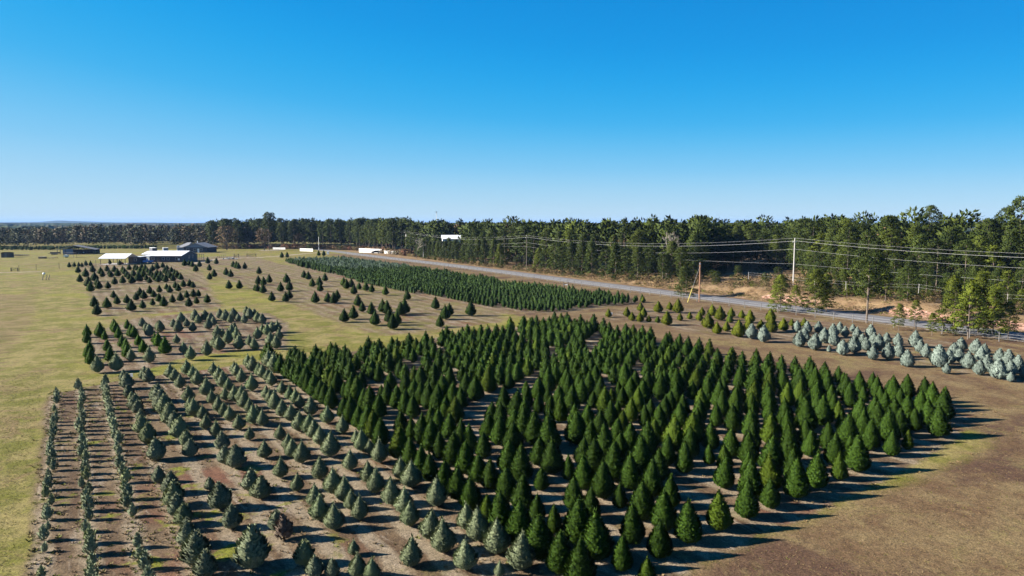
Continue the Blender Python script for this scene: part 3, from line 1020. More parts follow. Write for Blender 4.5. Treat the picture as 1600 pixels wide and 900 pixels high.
SCATTER = (Z(0, 320, [(1155, 338, 385), (1182, 345, 383), (1203, 348, 390), (1247, 345, 390), (1299, 323, 370), (1353, 330, 373), (1224, 370, 420), (1309, 368, 413), (1339, 400, 453),
                      (1311, 423, 470), (1458, 348, 392), (1478, 352, 400), (1490, 358, 403), (1531, 358, 402), (1414, 390, 443), (1443, 403, 455), (1432, 470, 528), (1497, 467, 527),
                      (1594, 500, 540)])
           + Z(400, 320, [(20, 385, 435), (15, 440, 500), (10, 490, 545), (48, 447, 505), (83, 433, 490), (45, 490, 555), (155, 482, 545), (100, 540, 606), (190, 428, 490),
                          (200, 440, 490), (210, 470, 540), (187, 543, 610), (210, 530, 590), (268, 345, 385), (291, 347, 392), (323, 355, 400),
                          (301, 408, 460), (328, 415, 470), (353, 457, 515), (397, 447, 510), (402, 485, 545), (432, 425, 480), (371, 540, 617), (450, 545, 613), (487, 545, 620),
                          (508, 530, 595), (548, 450, 510), (566, 460, 528), (597, 460, 520), (645, 482, 530), (613, 497, 562), (688, 480, 540), (724, 492, 550), (809, 502, 567),
                          (552, 648, 737), (610, 628, 718), (638, 558, 637), (665, 603, 672), (722, 605, 690), (745, 658, 757), (792, 588, 675), (820, 595, 688), (833, 645, 740),
                          (856, 675, 782), (880, 660, 755), (905, 603, 695), (928, 575, 685), (946, 530, 597), (1122, 572, 655), (1183, 625, 720), (1210, 612, 695), (1150, 688, 768),
                          (1343, 595, 697)]))
TRACKPAIRS = Z(400, 320, [(162, 293, 333), (195, 293, 331), (392, 283, 320), (424, 283, 320)])
place_list(FENCEROW, 'cone_tree', 'cone', 'small dark cone tree', 'behind the wire fence by the white pavilion', 'cone tree', 'dark cone trees of the back blocks', hmin=1.5, hmax=2.6)
place_list(PAVTREES, 'cone_tree', 'cone', 'dark cut cone tree under the white roof', 'of two', 'cone tree', 'dark cone trees of the back blocks', hmin=1.5, hmax=2.6)
place_list(BACKBLOCK, 'cone_tree', 'cone', 'dark green cone tree', 'in the crowded block before the sheds', 'cone tree', 'dark cone trees of the back blocks', hmin=1.7, hmax=2.7, lead=0.4, wid=1.14)
place_list(MIDBAND, 'cone_tree', 'cone', 'dark cone tree', 'in the short band below the crowded block', 'cone tree', 'dark cone trees of the back blocks', hmin=1.4, hmax=2.7, lead=0.4, wid=1.12)
place_list(SCATTER, 'cone_tree', 'cone', 'dark cone tree', 'in the half-cleared field', 'cone tree', 'dark cone trees of the half-cleared field', hmin=1.5, hmax=2.7, lead=0.4, wid=1.1)
place_list(TRACKPAIRS, 'cone_tree', 'cone', 'dark cone tree', 'of two pairs beside the pale track', 'cone tree', 'dark cone trees of the half-cleared field', hmin=1.8, hmax=2.8, lead=0.4)

BRIGHT = Z(0, 480, [(545, 105, 190), (545, 150, 230), (563, 205, 300), (570, 250, 365), (550, 230, 320), (628, 90, 190), (615, 110, 180), (655, 145, 208), (672, 195, 280), (690, 240, 345),
                    (715, 70, 150), (725, 85, 165), (742, 120, 200), (765, 170, 255), (790, 190, 280), (798, 220, 320), (797, 72, 140), (822, 100, 190), (840, 110, 195), (868, 165, 245),
                    (897, 197, 290), (970, 155, 230), (990, 155, 250), (1033, 180, 297)])
GREYB = (Z(0, 480, [(612, 297, 415), (730, 280, 405), (820, 255, 343), (935, 240, 355), (1104, 165, 232), (1148, 213, 292), (1193, 235, 335), (1294, 203, 310), (1345, 170, 260),
                    (1370, 170, 277), (1360, 110, 200), (1393, 130, 195), (1425, 135, 235), (1450, 100, 190), (1480, 120, 210), (1494, 165, 270), (1560, 170, 245), (1588, 185, 270)])
         + Z(400, 480, [(10, 120, 205), (40, 100, 175), (70, 100, 180), (100, 85, 165), (135, 80, 160), (90, 150, 250), (128, 170, 265), (145, 130, 210), (5, 220, 270)]))
BLUEB = Z(0, 480, [(890, 65, 127), (915, 95, 160), (935, 105, 185), (985, 90, 140), (1000, 82, 160), (1085, 75, 130), (1115, 80, 160), (1133, 33, 100), (1168, 70, 125), (1205, 93, 155),
                   (1220, 15, 90), (1240, 45, 105), (1283, 18, 85), (1303, 70, 140), (1320, 35, 100), (1335, 60, 118), (1375, 10, 75), (1410, 15, 90), (1440, 45, 100), (1460, 5, 75),
                   (1490, 40, 90), (1527, 45, 102), (1465, 95, 140), (1540, -5, 50), (1560, 5, 75), (1590, 10, 70)]) + Z(400, 480, [(10, 30, 100), (40, 40, 105)])
place_list(BRIGHT, 'bright_cone_tree', 'bright', 'bright green cone tree', 'in the left block by the lane', 'cone tree', 'bright cones of the left block', hmax=2.3)
place_list(GREYB, 'cedar_tree', 'greyfar', 'grey-green clipped tree', 'in the block behind the grass lane', 'cedar tree', 'grey-green trees of the left block', hmax=2.3)
place_list(BLUEB, 'blue_cedar_tree', 'blue', 'bluish grey bushy tree', 'at the back of the left block', 'blue cedar', 'bluish trees of the left block', hmax=2.2)

SILVER = (Z(1200, 480, [(180, 85, 160), (195, 150, 252), (243, 90, 170), (225, 130, 220), (290, 165, 273), (315, 90, 165), (350, 130, 228), (405, 105, 195), (410, 150, 245), (380, 245, 285),
                        (447, 95, 165), (465, 205, 305), (480, 120, 190), (535, 180, 293), (555, 125, 200), (530, 105, 160), (590, 165, 235), (610, 190, 275), (640, 110, 200),
                        (660, 160, 250), (655, 240, 335), (690, 170, 270), (740, 160, 235), (750, 225, 333), (810, 165, 250), (815, 220, 315), (868, 270, 378), (920, 150, 255),
                        (950, 205, 290), (985, 230, 320), (1065, 240, 380), (1115, 350, 422), (1130, 265, 360), (1160, 225, 330), (1205, 190, 280), (1195, 255, 350), (1250, 280, 390),
                        (1297, 200, 300), (1330, 250, 345), (1320, 330, 430), (1365, 300, 410), (1350, 230, 320), (1445, 260, 360), (1435, 320, 455), (1500, 265, 370), (1510, 330, 440),
                        (1515, 405, 473), (1560, 300, 400), (1590, 370, 440)])
          + Z(800, 480, [(1497, 105, 202), (1572, 115, 223)]))
GOLD = (Z(800, 320, [(603, 648, 705), (718, 637, 702), (750, 668, 727), (803, 608, 668), (822, 640, 705), (800, 670, 735), (855, 692, 735), (910, 697, 740), (913, 600, 675), (985, 605, 660),
                     (968, 660, 755), (1037, 585, 678), (1050, 675, 727), (1110, 668, 718), (1188, 638, 695), (1170, 665, 727), (1250, 620, 695), (1225, 670, 775), (1300, 628, 725),
                     (1370, 640, 705), (1360, 680, 740), (1435, 655, 712), (1487, 655, 740), (1480, 700, 790), (1280, 730, 810), (1340, 725, 795), (1415, 715, 830), (1420, 720, 790), (1555, 715, 785),
                     (820, 570, 612)])
        + Z(1200, 300, [(15, 725, 815), (20, 770, 880), (95, 785, 870), (148, 790, 840), (225, 785, 845)]))
place_list(SILVER, 'silver_cypress', 'silver', 'pale silver-blue fluffy tree', 'in the silver rows below the road', 'silver cypress', 'silver trees below the road', hmin=0.8, hmax=3.0, lead=0.4, wid=1.05)
place_list(GOLD, 'golden_cypress', 'golden', 'yellow-green cone tree', 'between dark field and road', 'golden cypress', 'yellow-green trees by the road', hmin=1.1, hmax=2.7, lead=0.4, wid=1.15)

# ------------------------------------------------------------------ the plantation of young trees along the road
young = []
ypoly = np.array(YOUNG)
for i in range(19):
    u0 = 62.2 + 1.80 * i
    for j in range(150):
        v0 = 92 + 1.42 * j + 0.06 * i
        x, y = uv2(u0 + random.gauss(0, 0.10), v0 + random.gauss(0, 0.12))
        young.append((u0, v0, x, y, i))
ya = np.array([(q[2], q[3]) for q in young])
ok = poly_sd(ya[:, 0], ya[:, 1], YOUNG) > -0.4
young = [q for q, k in zip(young, ok) if k and random.random() > 0.07]
young.sort(key=lambda q: q[3])
ncount = {}
for q in sorted(young[:290], key=lambda q: (q[4], q[1])):
    i = q[4]
    ncount[i] = ncount.get(i, 0) + 1
    pos = 'nearest' if ncount[i] == 1 else nth(ncount[i]) + ' nearest'
    rowt = 'front row' if i == 0 else nth(i + 1) + ' row'
    tree_thing('young_cypress', 'young', q[2], q[3], random.uniform(1.25, 1.9), 'small slim tree, %s in the %s of the roadside plantation' % (pos, rowt), 'young cypress',
               'young trees of the plantation', parts=False)
items = []
for q in young[290:]:
    me, co, fs = random.choice(V['youngfar'])
    h = random.uniform(1.25, 2.0)
    bl = 1 if (q[1] > 205 and random.random() < 0.75 and q[0] > 72) else 0
    items.append((co, fs, q[2], q[3], 0, h * random.uniform(0.95, 1.15), h, random.random() * 6.28, random.random(), bl))
tag(put('young_cypresses', join_trees('young_cypresses', items, [M['young'], M['youngblue']])), 'far rows of the young tree plantation beside the road', 'young trees', kind='stuff')

# ------------------------------------------------------------------ pines and other trees of the wood
def clump_tree(seed, n_clump, n_leaf, base=0.3, rad=0.2, leaf=0.03, csize=0.065, top='round', squash=0.75):
    """unit-high tree crown: needle tufts in clumps set round the stem, uneven, with gaps"""
    r = np.random.default_rng(seed)
    cos, fs, ns_, off = [], [], [], 0
    lean = r.normal(0, 0.02, 2)
    for k in range(n_clump):
        q = (k + r.random()) / n_clump
        t = base + (1 - base) * q ** 0.85
        if top == 'cone':
            pr = (1 - q) ** 0.75 * min(1, 0.5 + q * 3.5) + 0.06
        elif top == 'flat':
            pr = math.sin(math.pi * min(1, 0.30 + 0.68 * q)) ** 0.8 * (0.55 + 0.45 * q)
        else:
            pr = math.sqrt(max(0.0, 1 - (2 * (0.12 + 0.86 * q) - 1) ** 2)) * 0.85 + 0.1
        a = k * 2.399 + r.normal(0, 0.5)
        ro = rad * pr * (0.45 + 0.6 * r.random())
        c = np.array([math.cos(a) * ro + lean[0] * t, math.sin(a) * ro + lean[1] * t, t - csize * 0.6])
        cs = csize * (0.65 + 0.7 * r.random())
        d = unit(r.normal(0, 1, (n_leaf, 3)))
        d[:, 2] = np.abs(d[:, 2]) * 0.9 - 0.25
        p = c + d * cs * np.array([1, 1, squash]) * (0.35 + 0.65 * r.random((n_leaf, 1)))
        direc = unit(d + np.array([math.cos(a) * 0.5, math.sin(a) * 0.5, 0.7]) + r.normal(0, 0.4, (n_leaf, 3)))
        side = unit(np.cross(direc, r.normal(0, 1, (n_leaf, 3))))
        ln = leaf * (0.7 + 0.7 * r.random(n_leaf))
        co, f = quads(p, direc, side, ln, ln * 0.45, 0.1)
        env = unit(d * 0.8 + np.array([math.cos(a) * 0.55, math.sin(a) * 0.55, 0.35]))
        f, fn = face_out(co, f, env)
        ns_.append(np.repeat(unit(env + fn * (0.3 if leaf > 0.05 else 0.55)), 4, axis=0))
        cos.append(co)
        fs.append(f + off)
        off += len(co)
    return np.concatenate(cos), ([np.concatenate(fs)], np.concatenate(ns_))


def stem_mesh(seed, mat, base, rad, h=0.93, limbs=10, thick=0.012):
    r = random.Random(seed)
    mb = MB()
    mb.tube([(0, 0, -0.02), (r.gauss(0, .004), r.gauss(0, .004), base), (r.gauss(0, .008), r.gauss(0, .008), h)], [thick, thick * 0.8, thick * 0.15], 6)
    for k in range(limbs):
        t = base * 0.8 + (h - base * 0.8) * (k + r.random()) / limbs
        a = k * 2.4 + r.random()
        ln = rad * (1 - 0.6 * (t - base) / (1 - base)) * r.uniform(0.5, 0.9)
        mb.tube([(0, 0, t), (math.cos(a) * ln * .5, math.sin(a) * ln * .5, t + ln * .2), (math.cos(a) * ln, math.sin(a) * ln, t + ln * .45)],
                [thick * 0.35, thick * .25, thick * .1], 3)
    return mb.mesh('trunk', mat)


def bare_mesh(name, seed, mat, depth=5, spread=0.55, lean=0.0):
    """branching bare crown, unit high"""
    r = random.Random(seed)
    mb = MB()

    def grow(p, d, ln, th, k):
        q = p + d * ln
        mb.tube([p, (p + q) / 2 + Vector((r.gauss(0, .06), r.gauss(0, .06), r.gauss(0, .04))) * ln, q], [th, th * .85, th * .65], 3)
        if k == 0:
            return
        for _ in range(3 if k > 1 else 4):
            nd_ = (d + Vector((r.gauss(0, spread), r.gauss(0, spread), r.gauss(0.12, spread * .6)))).normalized()
            grow(q, nd_, ln * r.uniform(0.6, 0.82), th * 0.62, k - 1)
    grow(Vector((0, 0, 0)), Vector((lean, 0, 1)), 0.26, 0.016, depth)
    zt = max(v[2] for v in mb.v)
    mb.v = [(x / zt, y / zt, z / zt) for x, y, z in mb.v]
    return mb.mesh(name, mat)


def clump_mesh(mat, *a, **k):
    co, fs = clump_tree(*a, **k)
    return mesh_np('crown', co, fs[0], mat, nor=fs[1])


PINES = []
for k in range(5):       # tall pine with a high crown
    co, fs = clump_tree(100 + k, 84, 64, base=0.32, rad=0.20, leaf=0.023, csize=0.062, top='round')
    PINES.append(('tall', mesh_np('crown', co, fs[0], M['pine'], nor=fs[1]), stem_mesh(k, M['bark'], 0.34, 0.19)))
for k in range(5):       # younger bushy pine, leafy to the ground
    co, fs = clump_tree(200 + k, 92, 64, base=0.03, rad=(0.27, 0.29)[k % 2], leaf=0.028, csize=0.085, top=('cone', 'round')[k % 2])
    PINES.append(('bushy', mesh_np('crown', co, fs[0], M['pine'], nor=fs[1]), stem_mesh(20 + k, M['bark'], 0.12, 0.25, thick=0.015)))
for k in range(4):       # light green young pine, open
    co, fs = clump_tree(300 + k, 54, 90, base=0.20, rad=0.28, leaf=0.026, csize=0.074, top='cone')
    PINES.append(('light', mesh_np('crown', co, fs[0], M['pinelight'], nor=fs[1]), stem_mesh(40 + k, M['bark'], 0.22, 0.27, thick=0.014)))
for k in range(3):       # bushy light green pine of the verge
    co, fs = clump_tree(350 + k, 84, 110, base=0.05, rad=0.30, leaf=0.024, csize=0.080, top='cone')
    PINES.append(('verge', mesh_np('crown', co, fs[0], M['pinelight'], nor=fs[1]), stem_mesh(50 + k, M['bark'], 0.10, 0.26, thick=0.014)))
for k in range(2):       # old broad pine, flat topped
    co, fs = clump_tree(400 + k, 120, 60, base=0.34, rad=0.25, leaf=0.018, csize=0.046, top='flat')
    PINES.append(('broad', mesh_np('crown', co, fs[0], M['pine'], nor=fs[1]), stem_mesh(60 + k, M['bark'], 0.36, 0.24, limbs=18, thick=0.014)))
for k in range(2):       # lone roadside pine, long bare stem
    co, fs = clump_tree(500 + k, 80, 70, base=0.42, rad=0.27, leaf=0.026, csize=0.066, top='round')
    PINES.append(('lone', mesh_np('crown', co, fs[0], M['pine'], nor=fs[1]), stem_mesh(80 + k, M['bark'], 0.46, 0.24, limbs=12, thick=0.017)))
PK = {}
for p in PINES:
    PK.setdefault(p[0], []).append(p)
FARP = [clump_tree(600 + k, 36, 10, base=0.22, rad=0.20, leaf=0.066, csize=0.080, top=('round', 'cone', 'round', 'round')[k % 4]) for k in range(8)]
FARB = [clump_tree(700 + k, 26, 9, base=0.20, rad=0.30, leaf=0.085, csize=0.10, top='round') for k in range(6)]
pine_n = 0


def rf_u0(v):
    return float(np.interp(v, road_v, road_u))



def pine(kind, X, Y, h, label, group=None, wid=1.0, name='pine_tree', cat='pine tree'):
    global pine_n
    pine_n += 1
    p = random.choice(PK[kind])
    r = empty(name, (X, Y, float(terrain(X, Y))), random.random() * 6.28, (h * wid, h * wid, h))
    put('crown', p[1], r)
    put('trunk', p[2], r)
    tag(r, label, cat, group)
    return r


def pine_px(kind, x, top, base, label, group=None, wid=1.0, Y=None, **kw):
    if Y is None:
        X, Y = gp(x, base)
        z = float(terrain(X, Y))
        k = (CAM_H - z) / CAM_H
        X, Y = X * k, Y * k
    else:
        X = (x - 800) / FPX * Y
    z = float(terrain(X, Y))
    return pine(kind, X, Y, h_at(top, Y) - z, label, group, wid, **kw)


# pines one can point at, from left to right
pine_px('lone', 421, 331, 391, 'tall lone pine rising above the wood beside the brown trees', wid=0.75, Y=392)
pine_px('bushy', 1072, 415, 463, 'round bushy pine at the roadside, left of the brown pole', wid=1.5)
pine_px('verge', 1219, 428, 487, 'young pine on the road verge left of the tall grey pole', 'young pines along the verge', 1.1)
pine_px('light', 1243, 445, 484, 'small young pine at the foot of the tall grey pole', 'young pines along the verge')
pine_px('verge', 1273, 420, 489, 'young pine on the verge just right of the tall grey pole', 'young pines along the verge', 1.1)
pine_px('light', 1291, 440, 488, 'narrow young pine second right of the tall grey pole', 'young pines along the verge')
pine_px('lone', 1354, 393, 505, 'lone pine with a long bare trunk in front of the road', None, 0.92)
pine_px('light', 1404, 474, 517, 'small thin pine right of the bare-trunked pine', 'young pines along the verge')
pine_px('light', 1429, 468, 510, 'small pine before the pink bank, beside a thinner one', 'young pines along the verge')
pine_px('light', 1456, 488, 524, 'lowest sapling pine before the pink bank', 'young pines along the verge')
pine_px('verge', 1489, 428, 522, 'tall light green pine, leftmost of the bright clump at the right', 'young pines along the verge', 0.9)
pine_px('light', 1512, 440, 530, 'light green pine in front of the bright clump', 'young pines along the verge')
pine_px('verge', 1528, 424, 521, 'tallest light green pine in the middle of the bright clump', 'young pines along the verge', 0.9)
pine_px('verge', 1551, 446, 524, 'light green pine right of the middle of the bright clump', 'young pines along the verge')
pine_px('light', 1575, 470, 530, 'thin light green pine, rightmost of the bright clump', 'young pines along the verge')
pine_px('broad', 1450, 320, 470, 'big broad old pine standing out against the sky', None, 0.85, Y=168)
pine_px('broad', 1388, 336, 470, 'rounded dark pine left of the big broad pine', None, 0.9, Y=165)
pine_px('tall', 1591, 306, 480, 'tallest pine at the right edge with pale ragged top', None, 0.75, Y=140)
pine_px('tall', 1569, 322, 480, 'tall thin pine just left of the tallest one', None, 0.6, Y=142)

EDGE = [(330, 389), (400, 388.5), (480, 389), (556, 391), (640, 400), (700, 409), (760, 416), (830, 423), (900, 431), (960, 437), (1050, 449), (1085, 448), (1100, 430), (1170, 425),
        (1240, 426), (1270, 441), (1330, 455), (1420, 466), (1500, 472), (1600, 482), (1800, 505)]
EG = np.array(pxpoly(EDGE))
elen = np.concatenate([[0], np.cumsum(np.linalg.norm(np.diff(EG, axis=0), axis=1))])


def edge_at(s, depth):
    X = np.interp(s, elen, EG[:, 0])
    Y = np.interp(s, elen, EG[:, 1])
    d = math.hypot(X, Y)
    k = (d + depth) / d
    return X * k, Y * k, np.interp(s, elen, [e[0] for e in EDGE])


pine_px('bushy', 702, 370.5, 402, 'bushy pine standing right before the white house, left of two', Y=289, wid=0.9)
pine_px('bushy', 713, 373, 402, 'bushy pine before the white house, right of two', Y=288)
specials = [(o.location.x, o.location.y) for o in C.objects if o.name.startswith('pine_tree')]
HOUSE = (-26.5, 300.0)
WIRE_RUN = [(118.5, 73.5), (62.0, 150.0), (4.9, 229.5), (-51.5, 331.0)]


def wire_near(X, Y):
    return float(line_d(np.array([X]), np.array([Y]), WIRE_RUN)[0]) < 3.6


edge_trees = []
for depth0, step in ((2, 4.6), (8.5, 5.6), (16, 6.2)):
    s_ = random.uniform(0, 4)
    while s_ < elen[-1]:
        dp = depth0 + random.uniform(-2, 3)
        X, Y, px_ = edge_at(s_, dp)
        sl = (Y / 100)
        s_ += step * random.uniform(0.7, 1.3) * (1.0 if px_ > 640 else 1.45)
        if px_ > 1760 or (abs(X - HOUSE[0]) < 8 and abs(Y - HOUSE[1]) < 7):
            continue
        if any((X - a) ** 2 + (Y - b) ** 2 < 9 for a, b in specials) or (dp < 12 and wire_near(X, Y)):
            continue
        edge_trees.append((px_, X, Y, depth0))
edge_trees.sort(key=lambda q: (q[3], q[0]))
edge_trees = [q for q in edge_trees]
print('edge trees', len(edge_trees))
cn = {2: 0, 8.5: 0, 16: 0}
LINE = {2: 'in the front line of the wood edge', 8.5: 'in the second line of the wood', 16: 'in the third line of the wood'}
for px_, X, Y, dp in edge_trees:
    cn[dp] += 1
    if px_ < 640:
        kind = 'tall'
        h = random.uniform(14.0, 18.5)
    elif px_ < 1020:
        kind = random.choice(('bushy', 'bushy', 'bushy', 'verge') if dp < 10 else ('bushy', 'tall'))
        h = random.uniform(7.5, 10.5) if dp == 2 else random.uniform(7.5, 10.5) if dp == 8.5 else random.uniform(12, 15)
        if 668 < px_ < 740 and dp < 30:
            h = min(h, random.uniform(7.2, 8.5))
            kind = 'bushy'
    elif px_ < 1270:
        kind = random.choice(('bushy', 'tall'))
        h = random.uniform(9, 12) if dp == 2 else random.uniform(12, 15.5)
        if px_ < 1115:
            h = random.uniform(6, 8.5) if dp < 10 else random.uniform(9, 12)
    else:
        kind = random.choice(('bushy', 'bushy', 'tall', 'light') if dp < 10 else ('tall', 'bushy'))
        h = random.uniform(6, 10.5) if dp == 2 else random.uniform(10.5, 14) if dp == 8.5 else random.uniform(13, 16.0)
    look = {'verge': '', 'tall': 'tall pine with a high crown', 'bushy': 'bushy dark green pine', 'light': 'light green open pine'}[kind]
    pos = 'leftmost' if cn[dp] == 1 else nth(cn[dp]) + ' from the left'
    pine(kind, X, Y, h, '%s, %s %s' % ({'tall': 'tall high-crowned pine', 'bushy': 'bushy dark pine', 'light': 'light green pine', 'verge': 'bushy light green pine'}[kind], pos, LINE[dp]), 'pines of the wood edge beyond the road', random.uniform(0.85, 1.15))

# young pines on the slope between the bank and the wood
sl = []
for k in range(400):
    if len(sl) >= 44:
        break
    px_ = random.uniform(1262, 1640)
    v_ = random.uniform(20, 110)
    d_ = random.uniform(13, 34)
    X, Y = uv2(rf_u0(v_) + d_, v_)
    qx = 800 + FPX * X / Y
    if not 1262 < qx < 1660 or any((X - a) ** 2 + (Y - b) ** 2 < 7.5 for a, b, _ in sl) or wire_near(X, Y):
        continue
    sl.append((X, Y, qx))
sl.sort(key=lambda q: q[2])
for k, (X, Y, qx) in enumerate(sl):
    kind = random.choice(('bushy', 'light', 'bushy'))
    pos = 'leftmost' if k == 0 else nth(k + 1) + ' from the left'
    pine(kind, X, Y, random.uniform(2.6, 6.5), '%s young pine on the slope above the bank, %s' % ({'bushy': 'dark', 'light': 'light green'}[kind], pos), 'young pines on the slope', 1.1)
sl2 = []
for k in range(60):
    v_ = random.uniform(92, 135)
    X, Y = uv2(rf_u0(v_) + random.uniform(13, 45), v_)
    qx = 800 + FPX * X / Y
    if 1105 < qx < 1262 and len(sl2) < 11 and not any((X - a) ** 2 + (Y - b) ** 2 < 16 for a, b, _ in sl2):
        sl2.append((X, Y, qx))
sl2.sort(key=lambda q: q[2])
for k, (X, Y, qx) in enumerate(sl2):
    pos = 'leftmost' if k == 0 else nth(k + 1) + ' from the left'
    pine('bushy', X, Y, random.uniform(1.2, 3.2), 'small green bush on the straw slope behind the brown pole, %s' % pos, 'bushes on the straw slope', 1.3, 'bush', 'bush')

# the mass of the wood behind
items = []
A_ = 0
for depth in np.arange(22, 105, 5.6):
    s_ = random.uniform(0, 5)
    while s_ < elen[-1]:
        X, Y, px_ = edge_at(s_, depth + random.uniform(-2.5, 2.5))
        s_ += 5.8 * random.uniform(0.7, 1.3)
        if abs(X - HOUSE[0]) < 8 and abs(Y - HOUSE[1]) < 8 or px_ > 1790 or (682 < px_ < 728 and Y < 300):
            continue
        if px_ > 640 and depth > 60 and random.random() < 0.6:
            continue
        h = random.gauss(14.6, 1.3) if px_ > 640 else random.gauss(15.2, 1.5)
        h = min(18.6, max(10, h))
        if px_ > 1250:
            h -= 0.8
        if random.random() < 0.07:
            co, fs = random.choice(FARB)
            items.append((co, fs, X, Y, float(terrain(X, Y)), h * .85, h * 0.9, random.random() * 6.28, random.random(), 1))
        else:
            co, fs = random.choice(FARP)
            w_ = h * random.uniform(0.85, 1.25)
            items.append((co, fs, X, Y, float(terrain(X, Y)), w_, h, random.random() * 6.28, random.random(), 0))
print('wood', len(items))
tag(put('forest', join_trees('forest', items, [M['pine'], M['brownleaf']])), 'dense pine wood filling the ground beyond the road', 'forest', kind='stuff')

# the low mixed wood at the left, beyond the sheds
items = []
for k in range(500):
    t = random.random()
    px_ = -330 + 720 * t
    dep = random.random() ** 1.3 * 190
    X0, Y0 = gp(px_, 387.5 + (1.5 if px_ < 60 else -0.5 if px_ < 200 else 0.8))
    d0 = math.hypot(X0, Y0)
    X, Y = X0 * (d0 + dep) / d0, Y0 * (d0 + dep) / d0
    h = (random.uniform(9.0, 12.0) if px_ < 115 else random.uniform(10.0, 13.8)) + dep * 0.006
    if random.random() < 0.45:
        co, fs = random.choice(FARP)
        items.append((co, fs, X, Y, 0, h * 1.25, h, random.random() * 6.28, random.random(), 0))
    else:
        co, fs = random.choice(FARB)
        items.append((co, fs, X, Y, 0, h * random.uniform(0.9, 1.2), h, random.random() * 6.28, random.random(), random.choice((0, 0, 1))))
tag(put('woodland', join_trees('woodland', items, [M['mixed'], M['brownwood']])), 'low mixed wood of brown and dark green trees behind the sheds', 'woodland', kind='stuff')
# a strip of small dark trees before it
items = []
for k in range(330):
    px_ = random.uniform(-60, 245)
    X, Y = gp(px_, random.uniform(388.2, 391.0) if px_ < 110 else random.uniform(387.6, 388.8))
    co, fs = random.choice([(c, f) for _, c, f in V['youngfar']])
    items.append((co, fs, X, Y, 0, 2.6, 1.9, random.random() * 6.28, random.random(), 0))
tag(put('tree_strip', join_trees('tree_strip', items, [M['young']])), 'far strip of small dark trees before the left wood', 'young trees', kind='stuff')

# canopy of the country beyond, out to the horizon
rr_ = 640 * 1.021 ** np.arange(0, 152)
aa_ = np.radians(np.linspace(-56, 56, 440))
RR, AA = np.meshgrid(rr_, aa_, indexing='ij')
RR2 = RR * (1 + rng.normal(0, 0.004, RR.shape))
zc = 9.5 + 3.6 * sstep(700, 3500, RR) + rng.normal(0, 1.15, RR.shape) * (1 - 0.6 * sstep(2000, 6000, RR)) + 1.1 * np.sin(AA * 23 + RR / 240) + 0.8 * np.sin(AA * 51 - RR / 170)
zc = np.minimum(zc, 14.6)
azh = math.atan2((95 - 800) / FPX, 1)
far = sstep(6500, 9000, RR)
zc += far * (4 + 3.5 * np.sin(AA * 31) + 2.5 * np.sin(AA * 77 + 1) + 11 * np.exp(-((AA - azh) / 0.012) ** 2) + 10 * np.exp(-((AA - azh) / 0.05) ** 2))
zc *= sstep(630, 1000, RR) * 0.75 + 0.25
cco = np.stack([RR2 * np.sin(AA), RR2 * np.cos(AA), zc], -1).reshape(-1, 3)
na = len(aa_)
ci = (np.arange(len(rr_) - 1)[:, None] * na + np.arange(na - 1)[None, :]).ravel()
crn = (0.5 + 0.5 * np.sin(RR / 310 + AA * 19) * np.sin(AA * 40 + RR / 520)).ravel()
cmat = foliage_mat('far_canopy', (0.022, 0.036, 0.020), (0.055, 0.066, 0.035), (0.105, 0.080, 0.058), 0.5, fine=0.05, val=0.3)
cm = mesh_np('hills', cco, np.stack([ci, ci + na, ci + na + 1, ci + 1], 1), cmat, attrs=dict(rnd=np.clip(crn + rng.normal(0, .12, crn.shape), 0, 0.99)))
tag(put('hills', cm), kind='structure')

# leafless and brown trees
BARE = [bare_mesh('crown', 5 + k, M['twig']) for k in range(2)]
BROWN = [(bare_mesh('trunk', 15 + k, M['bark'], depth=4), clump_mesh(M['brownleaf'], 900 + k, 60, 26, base=0.22, rad=0.36, leaf=0.035, csize=0.11, top='round')) for k in range(3)]
RED = clump_mesh(M['redleaf'], 950, 40, 26, base=0.05, rad=0.34, leaf=0.05, csize=0.12, top='round')


def deciduous(x, top, Y, label, kind, wid=1.0):
    X = (x - 800) / FPX * Y
    z = float(terrain(X, Y))
    h = h_at(top, Y) - z
    r = empty('bare_tree' if kind == 'bare' else 'brown_tree', (X, Y, z), random.random() * 6, (h * wid, h * wid, h))
    if kind == 'bare':
        put('crown', random.choice(BARE), r)
    else:
        a, b = random.choice(BROWN)
        put('trunk', a, r)
        put('crown', RED if kind == 'red' else b, r)
    tag(r, label, 'tree')


deciduous(355, 352, 385, 'broad brown-leaved tree right of the house, leftmost of the brown pair', 'brown', 1.15)
deciduous(413, 356, 384, 'brown-leaved tree below the tall lone pine', 'brown', 1.0)
deciduous(468, 364, 392, 'smaller brown tree right of the tall lone pine', 'brown', 0.9)
deciduous(1043, 361, 181, 'pale leafless tree standing among the dark pines', 'bare', 0.6)
deciduous(651, 372, 296, 'greyish leafless tree left of the white house in the wood', 'bare', 0.9)
deciduous(1163, 421, 196, 'reddish bush on the straw-coloured slope right of the brown pole', 'red', 0.8)

